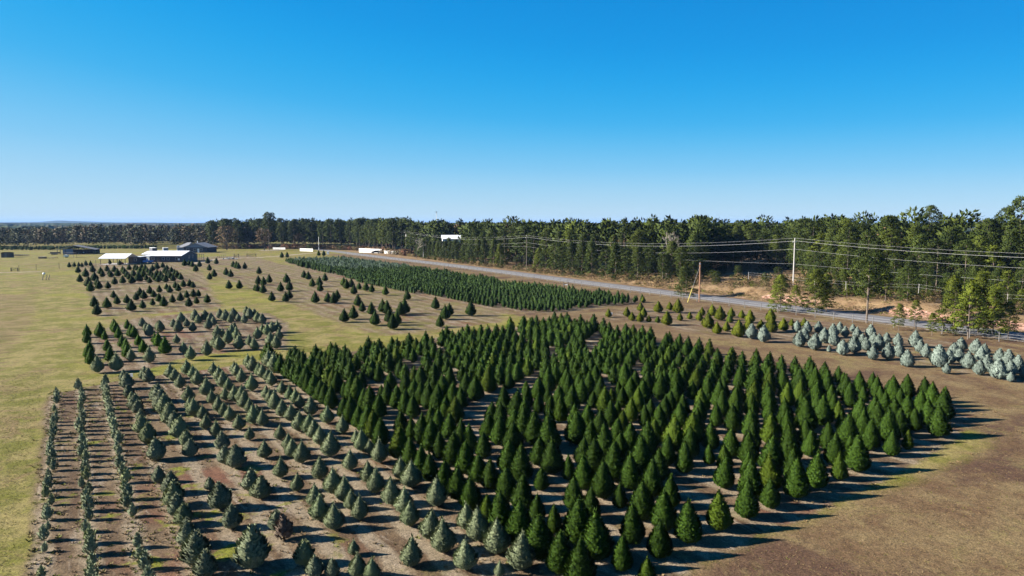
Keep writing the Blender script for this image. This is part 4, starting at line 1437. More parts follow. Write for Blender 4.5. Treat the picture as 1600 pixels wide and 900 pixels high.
# brush along the wood edge
items = []
BR = [clump_tree(970 + k, 14, 12, base=0.05, rad=0.55, leaf=0.16, csize=0.30, top='round') for k in range(4)]
for k in range(700):
    s_ = random.random() * elen[-1]
    X, Y, px_ = edge_at(s_, random.uniform(-5.0, 3.0))
    h = random.uniform(0.6, 1.7) if px_ > 640 else random.uniform(1.1, 3.4)
    co, fs = random.choice(BR)
    items.append((co, fs, X, Y, float(terrain(X, Y)), h * 1.2, h, random.random() * 6, random.random(), random.choice((0, 0, 1, 2)) if px_ > 640 else random.choice((1, 1, 1, 2, 3))))
tag(put('brush', join_trees('brush', items, [M['drygrass'], M['brownleaf'], M['pine'], M['redleaf']])), 'dry brush and saplings along the foot of the pine wood', 'brush', kind='stuff')
items = []
for k in range(260):
    v_ = random.uniform(15, 118)
    X, Y = uv2(rf_u0(v_) + random.uniform(11, 40), v_)
    h = random.uniform(0.5, 1.8)
    co, fs = BR[k % 4]
    items.append((co, fs, X, Y, float(terrain(X, Y)), h * 1.2, h, random.random() * 6, random.random(), random.choice((0, 0, 1, 2, 3))))
tag(put('undergrowth', join_trees('undergrowth', items, [M['drygrass'], M['brownleaf'], M['pine'], M['pinelight']])), 'dry brush and green saplings on the slope above the bank', 'undergrowth', kind='stuff')
# tall straw grass on the bank
items = []
for k in range(2600):
    v_ = random.uniform(20, 190) if random.random() < .8 else random.uniform(60, 120)
    d_ = random.choice((random.uniform(9.5, 26), random.uniform(6.0, 9), random.uniform(10, 70)))
    u_ = float(np.interp(v_, road_v, road_u)) + d_
    X, Y = uv2(u_, v_)
    h = random.uniform(0.35, 1.0)
    co, fs = BR[k % 4]
    items.append((co[:4 * 60], ([fs[0][0][:60]], fs[1][:240]), X, Y, float(terrain(X, Y)), h * 1.1, h, random.random() * 6, random.random(), 0 if random.random() < .88 else 1))
tag(put('straw_grass', join_trees('straw_grass', items, [M['drygrass'], M['pinelight']])), 'tall straw-coloured grass on the bank beyond the road', 'grass', kind='stuff')


# ------------------------------------------------------------------ weeds and tufts in the fields
def tuft(seed, n=9):
    r = np.random.default_rng(seed)
    a = r.random(n) * 6.28
    base = np.stack([np.cos(a) * .25 * r.random(n), np.sin(a) * .25 * r.random(n), np.zeros(n)], 1)
    direc = unit(np.stack([np.cos(a), np.sin(a), 0.6 + r.random(n)], 1))
    side = unit(np.cross(direc, r.normal(0, 1, (n, 3))))
    return quads(base, direc, side, 0.5 + 0.6 * r.random(n), np.full(n, 0.28))


TUFT = [tuft(k) for k in range(6)]
items = []
for k in range(5200):
    if k % 3 == 0:
        u_, v_ = random.choice((-1.85, 0, 1.92, 3.84)) + random.gauss(0, 0.35), random.uniform(22, 74)
        mi_ = random.choice((0, 0, 1))
    elif k % 3 == 1:
        u_, v_ = random.uniform(-2.5, 17), random.uniform(22, 76)
        mi_ = random.choice((0, 1, 1))
    else:
        u_, v_ = random.uniform(17, 63), random.uniform(20, 84)
        mi_ = 1
    X, Y = uv2(u_, v_)
    co, f = random.choice(TUFT)
    h = random.uniform(0.06, 0.18)
    items.append((co, [f], X, Y, 0, h * 1.3, h, random.random() * 6, random.random(), mi_))
tag(put('weeds', join_trees('weeds', items, [M['weed'], M['drygrass']])), 'green weeds and straw tufts between the tree rows', 'weeds', kind='stuff')
items = []
for k in range(40000):
    # short grass: front right corner and the lane at the left
    if k % 2:
        u_, v_ = random.uniform(24, 75), random.uniform(0, 30)
        X, Y = uv2(u_, v_)
        mi_ = 1 if random.random() < 0.85 else 0
        if inpoly(X, Y, F1):
            continue
    else:
        u_, v_ = random.uniform(-14, -3.0), random.uniform(22, 85)
        X, Y = uv2(u_, v_)
        mi_ = 0 if random.random() < 0.7 else 1
    if Y < 24 or Y > 75:
        continue
    co, f = random.choice(TUFT)
    h = random.uniform(0.03, 0.075)
    items.append((co[:12], [f[:3]], X, Y, 0, h * 1.5, h, random.random() * 6, random.random(), mi_))
tag(put('grass', join_trees('grass', items, [M['weed'], M['drygrass']])), 'short grass in the lanes round the field', 'grass', kind='stuff')

# ------------------------------------------------------------------ buildings
def root(name, X, Y, label, cat, rz=0.0, group=None, z=None):
    return tag(empty(name, (X, Y, float(terrain(X, Y)) if z is None else z), rz), label, cat, group)


def window(parent, x0, z0, x1, z1, y, axis='y'):
    """frame proud of the wall, a pane inside it, a sill; y is the wall plane, facing -y (or +x for axis x)"""
    t = 0.06
    mb = MB()
    for a in ((x0 - t, z0 - t, x1 + t, z0), (x0 - t, z1, x1 + t, z1 + t), (x0 - t, z0, x0, z1), (x1, z0, x1 + t, z1)):
        if axis == 'y':
            mb.box(a[0], y - 0.06, a[1], a[2], y + 0.02, a[3])
        else:
            mb.box(y - 0.02, a[0], a[1], y + 0.06, a[2], a[3])
    f = mb.build('window', M['winframe'], parent)
    if axis == 'y':
        MB().box(x0, y - 0.025, z0, x1, y + 0.01, z1).build('pane', M['glass'], f)
    else:
        MB().box(y - 0.01, x0, z0, y + 0.025, x1, z1).build('pane', M['glass'], f)
    return f


# long barn with the white metal roof: ridge runs across the view
bx, by = -135.8, 267.5
r = root('barn', bx, by, 'long low barn with white metal roof and dark board walls', 'barn')
hw, dp, eh, rh = 6.3, 13.4, 2.55, 4.25
mb = MB().box(-hw, 0, 0, hw, 0.15, eh).box(-hw, dp - 0.15, 0, hw, dp, eh)
mb.prism([(0.15, 0), (dp - 0.15, 0), (dp - 0.15, eh), (dp / 2, rh - 0.1), (0.15, eh)], 'x', -hw, -hw + 0.15)
mb.build('wall', M['navy'], r)
g = MB().prism([(0.15, 0), (dp - 0.15, 0), (dp - 0.15, eh), (dp / 2, rh - 0.1), (0.15, eh)], 'x', hw - 0.15, hw).build('gable_wall', M['greywood'], r)
mb = MB()
for i in range(22):      # board battens of the front
    xx = -hw + 0.3 + i * 0.58
    mb.box(xx, -0.025, 0.1, xx + 0.06, 0.0, eh - 0.05)
tag(mb.build('battens', M['greywood'], r), kind='stuff')
rf = MB().slab((-hw - 0.3, -0.6, eh - 0.05), (hw + 0.35, -0.6, eh - 0.05), (hw + 0.35, dp / 2, rh), (-hw - 0.3, dp / 2, rh), 0.07).build('roof', M['white_metal'], r)
MB().slab((-hw - 0.3, dp + 0.5, eh - 0.05), (-hw - 0.3, dp / 2, rh - 0.003), (hw + 0.35, dp / 2, rh - 0.003), (hw + 0.35, dp + 0.5, eh - 0.05), 0.07).build('roof', M['white_metal'], r)
mb = MB()
for i in range(13):
    xx = -hw - 0.25 + i * 1.08
    mb.slab((xx, -0.6, eh - 0.02), (xx + 0.05, -0.6, eh - 0.02), (xx + 0.05, dp / 2, rh + 0.03), (xx, dp / 2, rh + 0.03), 0.03)
mb.build('seams', M['white_metal'], rf)
for x0 in (-5.3, -1.3, 0.6, 3.9):
    window(r, x0, 0.9, x0 + 0.9, 1.9, 0.0)
d_ = MB().box(-3.3, -0.04, 0.02, -2.3, 0.0, 2.1).build('door', M['darkwood'], r)
MB().box(-2.45, -0.09, 1.0, -2.38, -0.04, 1.12).build('handle', M['steel'], d_)
MB().box(4.9, -0.06, 0.75, 5.6, -0.003, 1.45).build('notice', M['white'], r)
window(r, 5.8, 1.3, 6.7, 2.3, hw, 'x')
window(r, 9.0, 1.3, 9.9, 2.3, hw, 'x')
mb = MB().box(-hw - 4.6, 3.6, 0, -hw - 0.02, 3.75, 2.6).box(-hw - 4.6, 3.75, 0, -hw - 4.45, 8, 2.6)
l_ = mb.build('lean_to', M['white'], r)
MB().slab((-hw - 4.9, 2.9, 2.95), (-hw - 0.32, 2.9, 2.95), (-hw - 0.32, 8.2, 4.05), (-hw - 4.9, 8.2, 4.05), 0.07).build('roof', M['white_metal'], l_)

# house with the hipped grey roof and blue-grey gable
r = root('house', -165.5, 353.0, 'low house with grey roof and a broad blue-grey front gable', 'house')
MB().box(-7.8, 1.0, 0, -4.0, 11, 2.75).build('side_wall', M['bluesiding'], r)
MB().box(-4.0, 0, 0, 8.0, 11.5, 2.75).build('wall', M['navy'], r)
gb = MB().prism([(-4.1, 2.75), (8.1, 2.75), (2.0, 4.85)], 'y', -0.05, 0.12).build('gable', M['bluesiding'], r)
rf = MB().slab((2.0, -0.6, 5.05), (-4.7, -0.6, 2.70), (-4.7, 11.8, 2.70), (2.0, 11.8, 5.05), 0.12).slab((8.7, -0.6, 2.70), (2.0, -0.6, 5.048), (2.0, 11.8, 5.048), (8.7, 11.8, 2.70), 0.12).build('roof', M['greyroof'], r)
MB().add([(-8.3, 0.5, 2.7), (-2.6, 0.5, 2.7), (-2.6, 5.5, 5.15), (-4.5, 5.5, 5.15), (-8.3, 11.6, 2.7), (-2.6, 11.6, 2.7)],
         [(0, 1, 2, 3), (0, 3, 4), (4, 3, 2, 5), (0, 4, 5, 1), (1, 5, 2)]).build('hip_roof', M['greyroof'], r)
MB().box(0.7, 5, 4.6, 1.0, 5.3, 6.0).build('vent_pipe', M['white'], r)
for x0 in (-2.6, 1.0, 4.3):
    window(r, x0, 1.0, x0 + 1.3, 2.2, 0.0)
MB().box(-8.0, 0.9, 0.0, -7.81, 3.2, 3.6).build('end_wall', M['white'], r)
d_ = MB().box(3.0, -0.05, 0.05, 3.95, 0.0, 2.1).build('door', M['white'], r)
MB().box(3.75, -0.1, 1.0, 3.82, -0.05, 1.1).build('handle', M['steel'], d_)

# open pavilion with the white roof
r = root('pavilion', -146.8, 251.0, 'open pavilion with a white metal roof on wooden posts', 'pavilion')
f_ = MB().slab((-5.1, -0.5, 2.35), (4.9, -0.5, 2.35), (4.9, 4.2, 3.95), (-5.1, 4.2, 3.95), 0.08).build('roof', M['white_metal'], r)
MB().slab((-5.1, 8.9, 2.35), (-5.1, 4.2, 3.947), (4.9, 4.2, 3.947), (4.9, 8.9, 2.35), 0.08).build('roof', M['white_metal'], r)
for xx in (-4.6, -1.5, 1.6, 4.5):
    for yy in (0, 8.2):
        MB().box(xx - 0.08, yy - 0.08, 0, xx + 0.08, yy + 0.08, 2.5).build('post', M['wood'], r)
MB().box(-4.7, -0.06, 2.2, 4.6, 0.06, 2.29).build('beam', M['wood'], r)
MB().box(-4.9, -0.3, 0, 4.7, 8.5, 0.08).build('floor_slab', M['galv'], r)
r = root('red_mower', -144.3, 252.5, 'small red machine on the floor of the white pavilion', 'mower')
MB().hexa([(-.5, -.3, .25), (.5, -.3, .25), (.5, .3, .25), (-.5, .3, .25), (-.45, -.25, .6), (.3, -.25, .75), (.3, .25, .75), (-.45, .25, .6)]).build('body', M['red'], r)
MB().box(-.2, -.2, .7, .2, .2, .85).build('seat', M['dark'], r)
for xx in (-.4, .4):
    for yy in (-.33, .33):
        w_ = MB().tube([(xx, yy - .06, .22), (xx, yy + .06, .22)], .22, 10).build('wheel', M['tyre'], r)

# dark shed beside it
r = root('shed', -142.9, 258.5, 'dark blue shed with a flat pale roof between pavilion and barn', 'shed')
MB().box(-2.4, 0, 0, 2.4, 4, 2.45).build('wall', M['navy'], r)
MB().box(-2.6, -0.3, 2.46, 2.6, 4.3, 2.6).build('roof', M['white_metal'], r)
MB().slab((2.62, 1.5, 2.75), (5.0, 1.5, 2.75), (5.0, 4.5, 3.05), (2.62, 4.5, 3.05), 0.08).build('canopy', M['white_metal'], r)
for yy in (1.7, 4.3):
    MB().box(4.75, yy - .06, 0, 4.87, yy + .06, 2.65).build('post', M['wood'], r)
window(r, -0.2, 1.0, 0.7, 1.9, 0.0)
d_ = MB().box(-1.8, -0.05, 0.03, -0.9, 0.0, 2.05).build('door', M['darkwood'], r)
MB().box(-1.05, -0.1, 1.0, -0.98, -0.05, 1.1).build('handle', M['steel'], d_)


def wheel_at(parent, x, y, rad, wd=0.22):
    t = MB().tube([(x, y - wd / 2, rad), (x, y + wd / 2, rad)], rad, 14).build('wheel', M['tyre'], parent)
    MB().tube([(x, y - wd / 2 - 0.01, rad), (x, y + wd / 2 + 0.01, rad)], rad * 0.58, 10).build('rim', M['steel'], t)


def car(name, X, Y, rz, label, cat, mat, pickup=False):
    r = root(name, X, Y, label, cat, rz)
    L2 = 2.7 if pickup else 2.2
    prof = [(-L2, .45), (-L2, .95), (-L2 + .1, 1.05), (-0.55 - .6, 1.12), (L2 - .05, 1.05), (L2, .9), (L2, .45)]
    MB().prism(prof, 'y', -.92, .92).build('body', mat, r)
    if pickup:
        cab = [(-1.25, 1.09), (-.65, 1.75), (.75, 1.78), (.95, 1.07)]
    else:
        cab = [(-1.2, 1.09), (-.55, 1.5), (.9, 1.52), (1.7, 1.05)]
    MB().prism(cab, 'y', -.80, .80).build('cab', mat, r)
    MB().prism([(-1.0 + .05, 1.16), (-.55, 1.66 if pickup else 1.43), (-.02, 1.68 if pickup else 1.44), (-.02, 1.16)], 'y', -.812, .812).build('side_window', M['glass'], r)
    MB().prism([(.06, 1.16), (.06, 1.68 if pickup else 1.44), (.66, 1.69 if pickup else 1.43), (.8 if pickup else 1.2, 1.16)], 'y', -.812, .812).build('side_window', M['glass'], r)
    a, b = (-1.25, 1.09), (cab[1][0], cab[1][1])
    MB().hexa([(a[0] - .0, -.72, a[1] + .06), (a[0] + .04, -.72, a[1] + .02), (a[0] + .04, .72, a[1] + .02), (a[0], .72, a[1] + .06),
               (b[0] - .06, -.68, b[1] - .03), (b[0] - .01, -.68, b[1] - .07), (b[0] - .01, .68, b[1] - .07), (b[0] - .06, .68, b[1] - .03)]).build('windscreen', M['glass'], r)
    if pickup:
        MB().box(1.05, -.78, 1.07, L2 - .1, .78, 1.09).build('bed', M['dark'], r)
    for xx in (-L2 + .85, L2 - .85):
        for yy in (-.86, .86):
            wheel_at(r, xx, yy, .37)
    for yy in (-.65, .65):
        MB().box(-L2 - .02, yy - .18, .75, -L2, yy + .18, .92).build('headlight', M['insul'], r)
        MB().box(L2, yy - .12, .72, L2 + .02, yy + .12, .95).build('tail_light', M['red'], r)
    MB().box(-L2 - .06, -.85, .42, -L2, .85, .58).build('bumper', M['steel'], r)
    return r


car('pickup_truck', -140.1, 260.5, 0.12, 'light blue pickup truck parked before the barn', 'pickup truck', M['carblue'], True)
car('car', -68.6, 344.0, 0.25, 'dark car turning in at the gap between white fences', 'car', M['dark'])

# white box trailers behind the barn
for k, (px_, L2, lab, mat) in enumerate(((240, 3.4, 'white-ended box trailer, shade put into its dark blue side, behind the barn', M['navy']), (259, 1.7, 'smaller pale box trailer beside the house', M['bluesiding']))):  # shade on the first trailer's side is put into its dark blue
    Y = 345.0
    r = root('box_trailer', (px_ - 800) / FPX * Y, Y, lab, 'trailer', -0.9 if k == 0 else -1.0, 'box trailers behind the barn')
    MB().box(-L2 + 0.06, -1.1, 0.5, L2, 1.1, 2.75).build('body', mat, r)
    MB().box(-L2, -1.12, 0.48, -L2 + 0.05, 1.12, 2.78).build('end_panel', M['white'], r)
    MB().box(-L2 - 0.05, -1.16, 2.79, L2 + 0.05, 1.16, 2.87).build('roof', M['white'], r)
    for yy in (-1.0, 1.0):
        wheel_at(r, L2 * 0.2, yy, 0.35)

# open barn with the blue-grey roof at the far left, things stored under it
r = root('open_barn', -214.5, 334.0, 'far open-sided barn, blue-grey roof slope on its left side', 'barn', 0.35)
MB().slab((-7.0, 0, 2.35), (0, 0, 4.35), (0, 11, 4.35), (-7.0, 11, 2.35), 0.1).build('roof', M['blueroof'], r)
MB().slab((0, 0, 4.345), (9.5, 0, 2.2), (9.5, 11, 2.2), (0, 11, 4.345), 0.1).build('roof', M['darkroof'], r)  # slope turned from the sun: its shade is put into the darker colour
for xx, hh in ((-6.7, 2.3), (-3.3, 3.2), (0, 4.2), (4.6, 3.15), (9.2, 2.15)):
    for yy in (0.3, 5.5, 10.7):
        MB().box(xx - .09, yy - .09, 0, xx + .09, yy + .09, hh).build('post', M['darkwood'], r)
MB().box(-4.5, 0.5, 0, -0.2, 0.62, 2.6).build('wall', M['bluesiding'], r)
MB().box(-6.5, 10.9, 0, 9.2, 11.0, 2.1).build('back_wall', M['navy'], r)


def tractor(X, Y, rz, label):
    r = root('tractor', X, Y, label, 'tractor', rz)
    MB().box(-1.5, -.35, .7, .2, .35, 1.35).build('hood', M['dark'], r)
    MB().box(.2, -.6, .7, 1.3, .6, 1.0).build('body', M['dark'], r)
    MB().box(.25, -.6, 2.1, 1.35, .6, 2.2).build('cab_roof', M['white'], r)
    for xx in (.3, 1.28):
        for yy in (-.55, .55):
            MB().tube([(xx, yy, 1.0), (xx, yy, 2.1)], .04, 5).build('pillar', M['dark'], r)
    for yy in (-.85, .85):
        wheel_at(r, .9, yy, .75, .35)
        wheel_at(r, -1.2, yy * .8, .42, .25)


tractor(-213.0, 338.0, 0.6, 'dark tractor parked under the far open barn')
for k, (dx, dy) in enumerate(((-4.6, 3.0), (-4.4, 4.8))):
    lab = ('round hay bale nearest the opening of the far open barn', 'round hay bale behind the first in the far open barn')[k]
    bl = MB().tube([(-.65, 0, .7), (.65, 0, .7)], .7, 14).build('hay_bale', M['drygrass'], None, False, (-206 + dx * .4, 337 + dy, 0), 0.5)
    tag(bl, lab, 'hay bale', 'hay bales in the far barn')

# canopy with a white cart under it
r = root('canopy_frame', -195.5, 302.0, 'small dark flat canopy on thin posts before the far barn', 'canopy')
MB().box(-2.4, -1.2, 2.05, 2.4, 1.2, 2.17).build('roof', M['darkwood'], r)
for xx in (-2.3, 2.3):
    for yy in (-1.1, 1.1):
        MB().tube([(xx, yy, 0), (xx, yy, 2.05)], .06, 6).build('post', M['darkwood'], r)
r = root('cart', -196.9, 301.6, 'white rounded cart under the small dark canopy', 'cart', 0.2)
MB().prism([(-1.0, .5), (-.8, 1.15), (-.3, 1.35), (.4, 1.3), (.9, 1.0), (1.0, .5)], 'y', -.55, .55).build('body', M['white'], r)
for yy in (-.6, .6):
    wheel_at(r, 0.1, yy, .3, .12)
# picnic tables and lumber
for k, (px_, py_, rz, lab) in enumerate(((80, 405, 0.3, 'weathered picnic table on the lawn, right of the lumber pile'), (86, 403.6, -0.4, 'second picnic table close behind the first'))):
    X, Y = gp(px_, py_)
    r = root('picnic_table', X, Y, lab, 'picnic table', rz, 'picnic tables on the far lawn')
    for j in range(4):
        MB().box(-1.0, -.42 + j * .21, .72, 1.0, -.24 + j * .21, .77).build('plank', M['wood'], r)
    for yy in (-.85, .67):
        MB().box(-1.0, yy, .42, 1.0, yy + .2, .46).build('bench', M['wood'], r)
    for xx in (-.75, .75):
        MB().tube([(xx, -.8, 0), (xx, -.2, .72)], .04, 4).build('leg', M['wood'], r)
        MB().tube([(xx, .8, 0), (xx, .2, .72)], .04, 4).build('leg', M['wood'], r)
        MB().tube([(xx, -.85, .4), (xx, .85, .4)], .035, 4).build('brace', M['wood'], r)
X, Y = gp(67, 404)
r = root('lumber_pile', X, Y, 'heap of pale and dark lumber on the far lawn', 'lumber pile')
for k in range(16):
    yy, zz = (k % 4) * .3 - .6, (k // 4) * .22 + .12
    MB().box(-1.6 + random.uniform(-.3, .3), yy, zz - .1, 1.6 + random.uniform(-.4, .4), yy + .24, zz + .08).build('plank', random.choice((M['wood'], M['white'], M['dark'])), r, rz=random.gauss(0, .05))
X, Y = gp(84.5, 398)
r = root('flatbed_trailer', X, Y, 'low dark flatbed trailer left of the far open barn', 'trailer', 0.1)
MB().box(-2.3, -1, .55, 2.3, 1, .7).build('bed', M['dark'], r)
MB().box(-2.3, .9, .7, 2.3, 1.0, 1.25).build('side_rail', M['darkwood'], r)
MB().tube([(2.3, 0, .6), (3.3, 0, .5)], .06, 5).build('drawbar', M['dark'], r)
for xx in (-.4, .4):
    for yy in (-1.05, 1.05):
        wheel_at(r, xx, yy, .33, .2)
X, Y = gp(9, 402.6)
r = root('small_shed', X, Y, 'small dark shed at the left edge of the far lawn', 'shed', 0.1)
MB().box(-1.9, 0, 0, 1.9, 2.6, 2.2).build('wall', M['darkwood'], r)
MB().slab((-2.1, -.3, 2.5), (2.1, -.3, 2.5), (2.1, 2.9, 2.2), (-2.1, 2.9, 2.2), .09).build('roof', M['darkroof'], r)
MB().box(-.4, -.05, .02, .5, 0, 1.95).build('door', M['greywood'], r)
for k, (px_, lab) in enumerate(((24, 'low wire pen nearest the small dark shed'), (31, 'middle low wire pen of the three'), (39, 'longest low wire pen, farthest from the small shed'))):
    X, Y = gp(px_, 400.2)
    r = root('animal_pen', X, Y, lab, 'pen', 0, 'low pens on the far lawn')
    L2 = 1.5 if k == 2 else .8
    MB().box(-L2, -.6, .75, L2, .6, .85).build('lid', M['greywood'], r)
    for xx in (-L2, -L2 / 3, L2 / 3, L2):
        for yy in (-.55, .55):
            MB().box(xx - .05, yy - .05, 0, xx + .05, yy + .05, .75).build('post', M['darkwood'], r)
    MB().box(-L2, -.6, .3, L2, -.56, .36).box(-L2, .56, .3, L2, .6, .36).build('rail', M['darkwood'], r)

# two-storey white house in the wood
r = root('white_house', HOUSE[0], HOUSE[1], 'white house half hidden among the pines beyond the road', 'house', 0.15)
MB().box(-3.9, 0, 0, 3.9, 6.4, 8.4).build('wall', M['white'], r)
MB().slab((-4.3, -.5, 8.35), (4.3, -.5, 8.35), (4.3, 3.2, 10.0), (-4.3, 3.2, 10.0), .12).build('roof', M['white_metal'], r)
MB().slab((-4.3, 6.9, 8.35), (-4.3, 3.2, 9.997), (4.3, 3.2, 9.997), (4.3, 6.9, 8.35), .12).build('roof', M['white_metal'], r)
for xx in (-3.9, 3.75):
    MB().prism([(0.05, 8.4), (6.35, 8.4), (3.2, 9.8)], 'x', xx, xx + .15).build('gable', M['white'], r)
MB().box(-3.0, -.06, 6.6, -.9, -.003, 8.0).build('blue_panel', M['blueroof'], r)
for x0 in (-2.8, 1.4):
    for z0 in (1.0, 4.4):
        window(r, x0, z0, x0 + 1.2, z0 + 1.5, 0.0)
X, Y = gp(683, 402)
X, Y = X * .97, Y * .97
r = root('white_board', X, Y, 'white board on two posts among the front pines', 'board')
MB().box(-.8, -.05, 3.9, .8, .05, 5.0).build('panel', M['white'], r)
for xx in (-.6, .6):
    MB().box(xx - .06, .06, 0, xx + .06, .18, 4.8).build('post', M['wood'], r)


# ------------------------------------------------------------------ white board fences by the junction, each panel a part
M['fencewhite'] = plain_mat('white_fence_boards', (0.55, 0.54, 0.52), 0.7, 0.12, 2.0)


def panel_fence(name, A, B, n, h, label, group='white fences at the road junction'):
    A, B = Vector((*A, 0)), Vector((*B, 0))
    d = B - A
    L = d.length
    r = root(name, A.x, A.y, label, 'fence', math.atan2(d.y, d.x), group)
    st = L / n
    pm = MB().box(0.08, -.03, .05, st - .08, .03, h - .08).mesh('panel', M['fencewhite'])
    po = MB().box(-.07, -.07, 0, .07, .07, h).mesh('post', M['fencewhite'])
    for i in range(n):
        put('panel', pm, r, (i * st, 0, 0))
    for i in range(n + 1):
        put('post', po, r, (i * st, 0, 0))


def gY(px_, Y):
    return ((px_ - 800) / FPX * Y * 1.003, Y)


panel_fence('white_fence', gY(562, 356), gY(597, 346), 6, 2.2, 'tall white panel fence left of the driveway gap beyond the road')
panel_fence('white_fence', gY(601, 342), gY(635.5, 325), 7, 1.75, 'lower white panel fence right of the driveway gap beyond the road')
panel_fence('white_fence', gY(470, 372), gY(490, 366), 5, 1.6, 'short white fence behind the two dark cones at the junction')
panel_fence('white_fence', gY(428, 395), gY(447, 393), 5, 1.3, 'far low white fence under the brown trees')
X, Y = gp(512.5, 397.2)
r = root('white_box', X, Y, 'small white cabinet beside the road junction', 'cabinet')
MB().box(-.5, -.4, 0, .5, .4, 1.2).build('body', M['white'], r)
MB().box(-.55, -.45, 1.2, .55, .45, 1.28).build('lid', M['white'], r)

# ------------------------------------------------------------------ wire fences: every post a part
def wire_fence(name, pts, step, h, label, mat, wires=(0.4, 0.75, 1.1), prad=0.05, wr=0.012):
    r = root(name, pts[0][0], pts[0][1], label, 'fence')
    ox, oy = pts[0]
    pm = MB().tube([(0, 0, -.1), (0, 0, h)], prad, 6).mesh('post', mat)
    P = []
    for (x0, y0), (x1, y1) in zip(pts[:-1], pts[1:]):
        L = math.hypot(x1 - x0, y1 - y0)
        n = max(1, int(L / step))
        for i in range(n):
            P.append((x0 + (x1 - x0) * i / n, y0 + (y1 - y0) * i / n))
    P.append(pts[-1])
    for x, y in P:
        o = put('post', pm, r, (x - ox, y - oy, float(terrain(x, y))), random.random())
        o.rotation_euler = (random.gauss(0, .02), random.gauss(0, .02), 0)
    for z in wires:
        MB().tube([(x - ox, y - oy, z + float(terrain(x, y))) for x, y in P], wr, 3).build('wire', M['wire'], r)


rf_u = lambda v: float(np.interp(v, road_v, road_u))
wire_fence('roadside_fence', [uv2(rf_u(v) - 7.2, v) for v in (318, 280, 240, 205, 180, 155, 130, 112, 96, 84, 66, 50, 36, 20)], 3.1, 1.25, 'long thin wire fence along the near side of the road', M['greywood'], prad=0.055)
wire_fence('slope_fence', [(x, y) for x, y in (uv2(rf_u(v) + 13, v) for v in (96, 80, 60, 40, 24))], 6, 1.5, 'thin pale fence posts on the grass above the pink bank', M['galv'], wires=(0.9, 1.4), prad=0.04, wr=0.008)
wire_fence('yard_fence', [gp(30, 424), gp(56.5, 422.2), gp(92.5, 420), gp(150, 414.5)], 5.2, 2.0, 'tall wire fence crossing the lawn left of the pavilion', M['darkwood'], wires=(0.5, 1.0, 1.45, 1.95), prad=0.07)
wire_fence('paddock_fence', [gp(318, 405), gp(340, 404.4), gp(352, 402)], 3.0, 1.2, 'low dark fence right of the barn', M['darkwood'], wires=(0.5, 1.0), prad=0.06, wr=0.03)


def gate(px0, px1, py, h, label):
    a, b = gp(px0, py), gp(px1, py)
    r = root('gate', *a, label, 'gate', math.atan2(b[1] - a[1], b[0] - a[0]))
    L = math.hypot(b[0] - a[0], b[1] - a[1])
    for x in (0, L):
        MB().box(x - .1, -.1, 0, x + .1, .1, h).build('post', M['darkwood'], r)
    for z in (.3, .65, 1.0, h - .1):
        MB().box(.1, -.03, z - .04, L - .1, .03, z + .04).build('rail', M['darkwood'], r)
    MB().hexa([(.12, -.035, .3), (.24, -.035, .3), (.24, .035, .3), (.12, .035, .3), (L - .24, -.035, h - .12), (L - .12, -.035, h - .12), (L - .12, .035, h - .12), (L - .24, .035, h - .12)]).build('brace', M['darkwood'], r)


gate(17.5, 28, 424, 1.2, 'dark wooden gate at the left end of the lawn fence')
gate(366, 373, 402.3, 1.7, 'dark gate beside the rubble, near the pale track')
gate(386, 400, 401, 1.4, 'wider gate right of the rubble, near the pale track')
# timber frame by the barn
X, Y = gp(314, 406.6)
r = root('timber_frame', X, Y, 'row of tall timber posts at the right end of the barn', 'timber frame')
for k in range(4):
    MB().box(-1.2 + k * .8 - .07, -.07, 0, -1.2 + k * .8 + .07, .07, 2.5).build('post', M['wood'], r)
MB().box(-1.4, -.08, 2.5, 1.4, .08, 2.62).build('beam', M['wood'], r)
# rubble
X, Y = gp(359, 405)
r = root('rubble_pile', X, Y, 'heap of pale stones right of the barn', 'stones')
for k in range(46):
    a, q = random.random() * 6.28, random.random() ** .6
    s_ = random.uniform(.22, .5)
    st = MB().hexa([(-s_ * random.uniform(.5, 1), -s_ * .6, 0), (s_ * random.uniform(.5, 1), -s_ * .7, 0), (s_ * .8, s_ * .6, 0), (-s_ * .7, s_ * .7, 0),
                    (-s_ * .5, -s_ * .4, s_), (s_ * .5, -s_ * .5, s_ * .9), (s_ * .45, s_ * .4, s_ * .8), (-s_ * .4, s_ * .5, s_ * 1.05)])
    st.build('stone', M['galv'], r, loc=(math.cos(a) * q * 3.2, math.sin(a) * q * 1.6, .55 * (1 - q)), rz=random.random() * 6)
# ornaments on the lawn
X, Y = gp(66.5, 437.5)
r = root('lamp_post', X, Y, 'white globe on a dark leaning post in the grass lane', 'lamp')
MB().tube([(0, 0, 0), (.15, 0, .8), (.35, 0, 1.6)], [.1, .08, .07], 6).build('post', M['dark'], r)
bm_ = MB()
for i in range(7):
    pass
gl_ = []
for i in range(9):
    t = math.pi * i / 8
    gl_.append(((.45, 0, 1.7 + .33 * -math.cos(t)), max(.01, .33 * math.sin(t))))
MB().tube([p for p, _ in gl_], [q for _, q in gl_], 12).build('globe', M['white'], r, True)
for k, px_ in enumerate((72.3, 76.5)):
    X, Y = gp(px_, 437.6)
    st = MB().tube([(0, 0, 0), (-.05, 0, .5), (.25, 0, 1.0), (.2, 0, 1.3), (.4, 0, 1.6)], [.09, .08, .08, .07, .04], 6).build('stake', M['dark'], None, False, (X, Y, 0))
    tag(st, ('curved dark stake next to the white globe post', 'curved dark stake farthest from the white globe post')[k], 'stake', 'curved stakes in the grass lane')
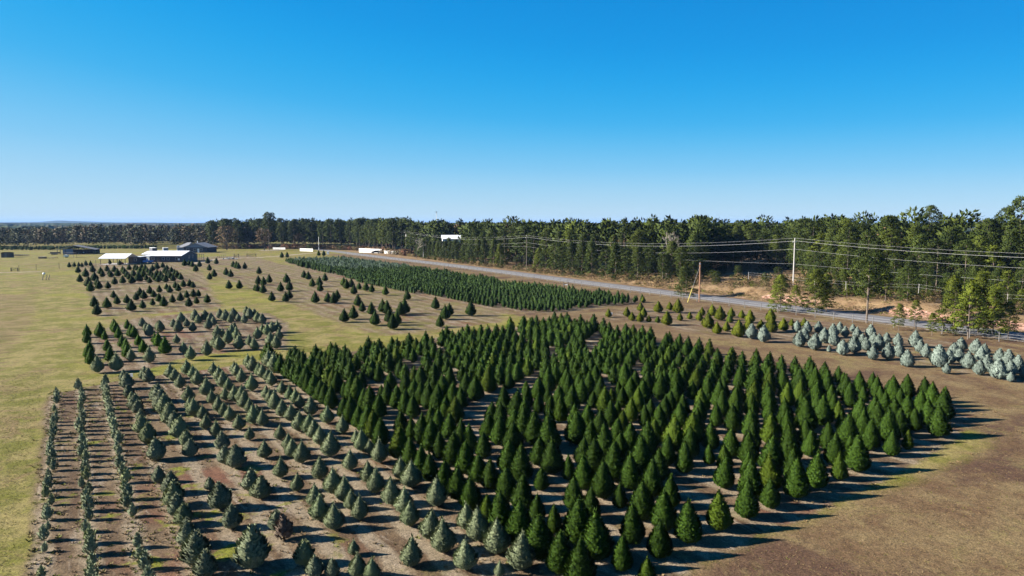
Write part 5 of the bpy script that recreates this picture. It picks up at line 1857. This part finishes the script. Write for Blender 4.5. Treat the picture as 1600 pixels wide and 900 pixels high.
# small white tags by trees
for px_, py_, lab in ((955.5, 494, 'white tag on a stake beside a yellow-green tree'), (1164, 527, 'white marker beside the first silver tree'), (206, 593, 'pale little sign behind the blue-grey row'),
                      (415, 505, 'white tag beside the bluish trees of the left block')):
    X, Y = gp(px_, py_)
    r = root('marker_sign', X, Y, lab, 'marker', 0, 'small white markers among the trees')
    MB().box(-.02, -.02, 0, .02, .02, .5).build('stake', M['wood'], r)
    MB().box(-.15, -.045, .25, .15, -.022, .62).build('plate', M['white'], r)
# H brace of the roadside fence
X, Y = gp(884, 453)
r = root('fence_brace', X, Y, 'wooden H-shaped brace with a pale rail at the roadside fence', 'fence brace', -0.1)
for xx in (-.5, .5):
    MB().tube([(xx, 0, 0), (xx, 0, 1.9)], .11, 7).build('post', M['darkwood'], r)
MB().box(-.4, -.05, 1.15, .4, .05, 1.28).build('rail', M['white'], r)

# ------------------------------------------------------------------ poles and wires
POLES = [((118.5, 73.5), 11.9), ((62.0, 150.0), 11.85), ((4.9, 229.5), 11.0), ((-51.5, 331.0), 11.4), ((-109.0, 432.0), 11.0)]
tops = []
for k, ((X, Y), h) in enumerate(POLES):
    z = float(terrain(X, Y))
    tops.append((X, Y, h))
    if k in (0, 4):
        continue
    lab = {1: 'tall pale grey utility pole at the right, before the pines', 2: 'thin utility pole at the wood edge in the middle of the road line', 3: 'far utility pole with a white transformer at the junction'}[k]
    r = root('utility_pole', X, Y, lab, 'utility pole', 0, 'utility poles along the far side of the road')
    MB().tube([(0, 0, -.3), (0, 0, h - z)], [.165, .115] if k == 1 else [.15, .10], 10).build('shaft', M['galv'] if k == 1 else M['darkwood'], r)
    MB().box(-.42, -.06, h - z - .75, .42, .06, h - z - .63).build('crossarm', M['galv'], r)
    for xx in (-.35, .35):
        MB().tube([(xx, 0, h - z - .63), (xx, 0, h - z - .42)], .06, 6).build('insulator', M['insul'], r)
    MB().tube([(0, 0, h - z), (0, 0, h - z + .2)], .06, 6).build('insulator', M['insul'], r)
    if k == 3:
        MB().tube([(.35, -.1, h - z - 2.6), (.35, -.1, h - z - 1.6)], .28, 10).build('transformer', M['white'], r)
LINES = [((0.0, 0.2), 0.010, 'topmost thin power line strung along the road', 1.9), ((0.35, -.42), 0.018, 'thicker second power line just below the topmost', 2.0),
         ((0.0, -2.2), 0.012, 'third power line, between the thick one and the lowest', 2.0)]
for (ox, dz), rad, lab, sag in LINES:
    pts = []
    for (x0, y0, h0), (x1, y1, h1) in zip(tops[:-1], tops[1:]):
        for i in range(12):
            t = i / 12
            pts.append((x0 + (x1 - x0) * t + ox, y0 + (y1 - y0) * t, h0 + (h1 - h0) * t + dz - sag * 4 * t * (1 - t)))
    pts.append((tops[-1][0] + ox, tops[-1][1], tops[-1][2] + dz))
    tag(MB().tube(pts, rad, 4).build('power_line', M['wire']), lab, 'power line', 'power lines along the road')
bp = gp(1092.5, 471.5)
low = [(118.5, 73.5, 7.0), (62.0, 150.0, 6.6), (bp[0], bp[1], 7.7), (4.9, 229.5, 7.4), (-51.5, 331.0, 7.6)]
pts = []
low2 = [(118.5, 73.5, 6.2), (62.0, 149.8, 6.4), (4.9, 229.3, 7.4), (-51.5, 330.8, 7.8)]
for (x0, y0, h0), (x1, y1, h1) in zip(low2[:-1], low2[1:]):
    for i in range(12):
        t = i / 12
        pts.append((x0 + (x1 - x0) * t, y0 + (y1 - y0) * t, h0 + (h1 - h0) * t - .9 * 4 * t * (1 - t)))
pts.append(low2[-1])
tag(MB().tube(pts, .010, 4).build('power_line', M['wire']), 'lowest cable, passing the top of the brown pole', 'power line', 'power lines along the road')
r = root('brown_pole', bp[0], bp[1], 'short brown wooden pole with a yellow guy guard at the roadside', 'utility pole')
MB().tube([(0, 0, -.3), (0, 0, 7.75)], [.17, .12], 8).build('shaft', M['brownpole'], r)
MB().tube([(0, 0, 7.2), (-2.6, -1.2, 0)], .02, 4).build('guy_wire', M['wire'], r)
MB().tube([(-1.62, -.75, 2.72), (-2.6, -1.2, 0.0)], .065, 6).build('guy_guard', M['yellow'], r)
MB().box(-.12, -.12, 7.3, .12, .12, 7.6).build('bracket', M['steel'], r)
r = root('flag_pole', (498.5 - 800) / FPX * 389, 389.0, 'plain white pole behind the two dark cones at the junction', 'pole')
MB().tube([(0, 0, 0), (0, 0, 7.3)], [.13, .09], 8).build('shaft', M['white'], r)
MB().tube([(0, 0, 7.3), (0, 0, 7.45)], .14, 8).build('cap', M['white'], r)
r = root('service_pole', (661.5 - 800) / FPX * 296, 296.0, 'short grey pole at the wood edge left of the white house', 'pole')
MB().tube([(0, 0, 0), (0, 0, 6.9)], [.14, .1], 8).build('shaft', M['galv'], r)
MB().box(-.2, -.25, 2.0, .2, -.1, 2.6).build('meter_box', M['galv'], r)
r = root('radio_mast', (682.5 - 800) / FPX * 900, 900.0, 'very thin radio mast showing above the wood', 'mast')
MB().tube([(0, 0, 0), (0, 0, 28.5)], [.5, .3], 4).build('lattice', M['steel'], r)
MB().box(-.8, -.8, 28.5, .8, .8, 30).build('antenna', M['steel'], r)

# ------------------------------------------------------------------ the air
hz = bpy.data.materials.new('haze')
hz.use_nodes = True
hn = hz.node_tree
hn.nodes.remove(hn.nodes['Principled BSDF'])
pv = hn.nodes.new('ShaderNodeVolumePrincipled')
pv.inputs['Color'].default_value = (0.24, 0.42, 0.80, 1)
pv.inputs['Density'].default_value = 0.00006
pv.inputs['Anisotropy'].default_value = 0.0
hn.links.new(pv.outputs[0], hn.nodes['Material Output'].inputs['Volume'])
tag(MB().box(-19000, -14000, -1.0, 19000, 20000, 56.0).build('haze', hz), kind='stuff')
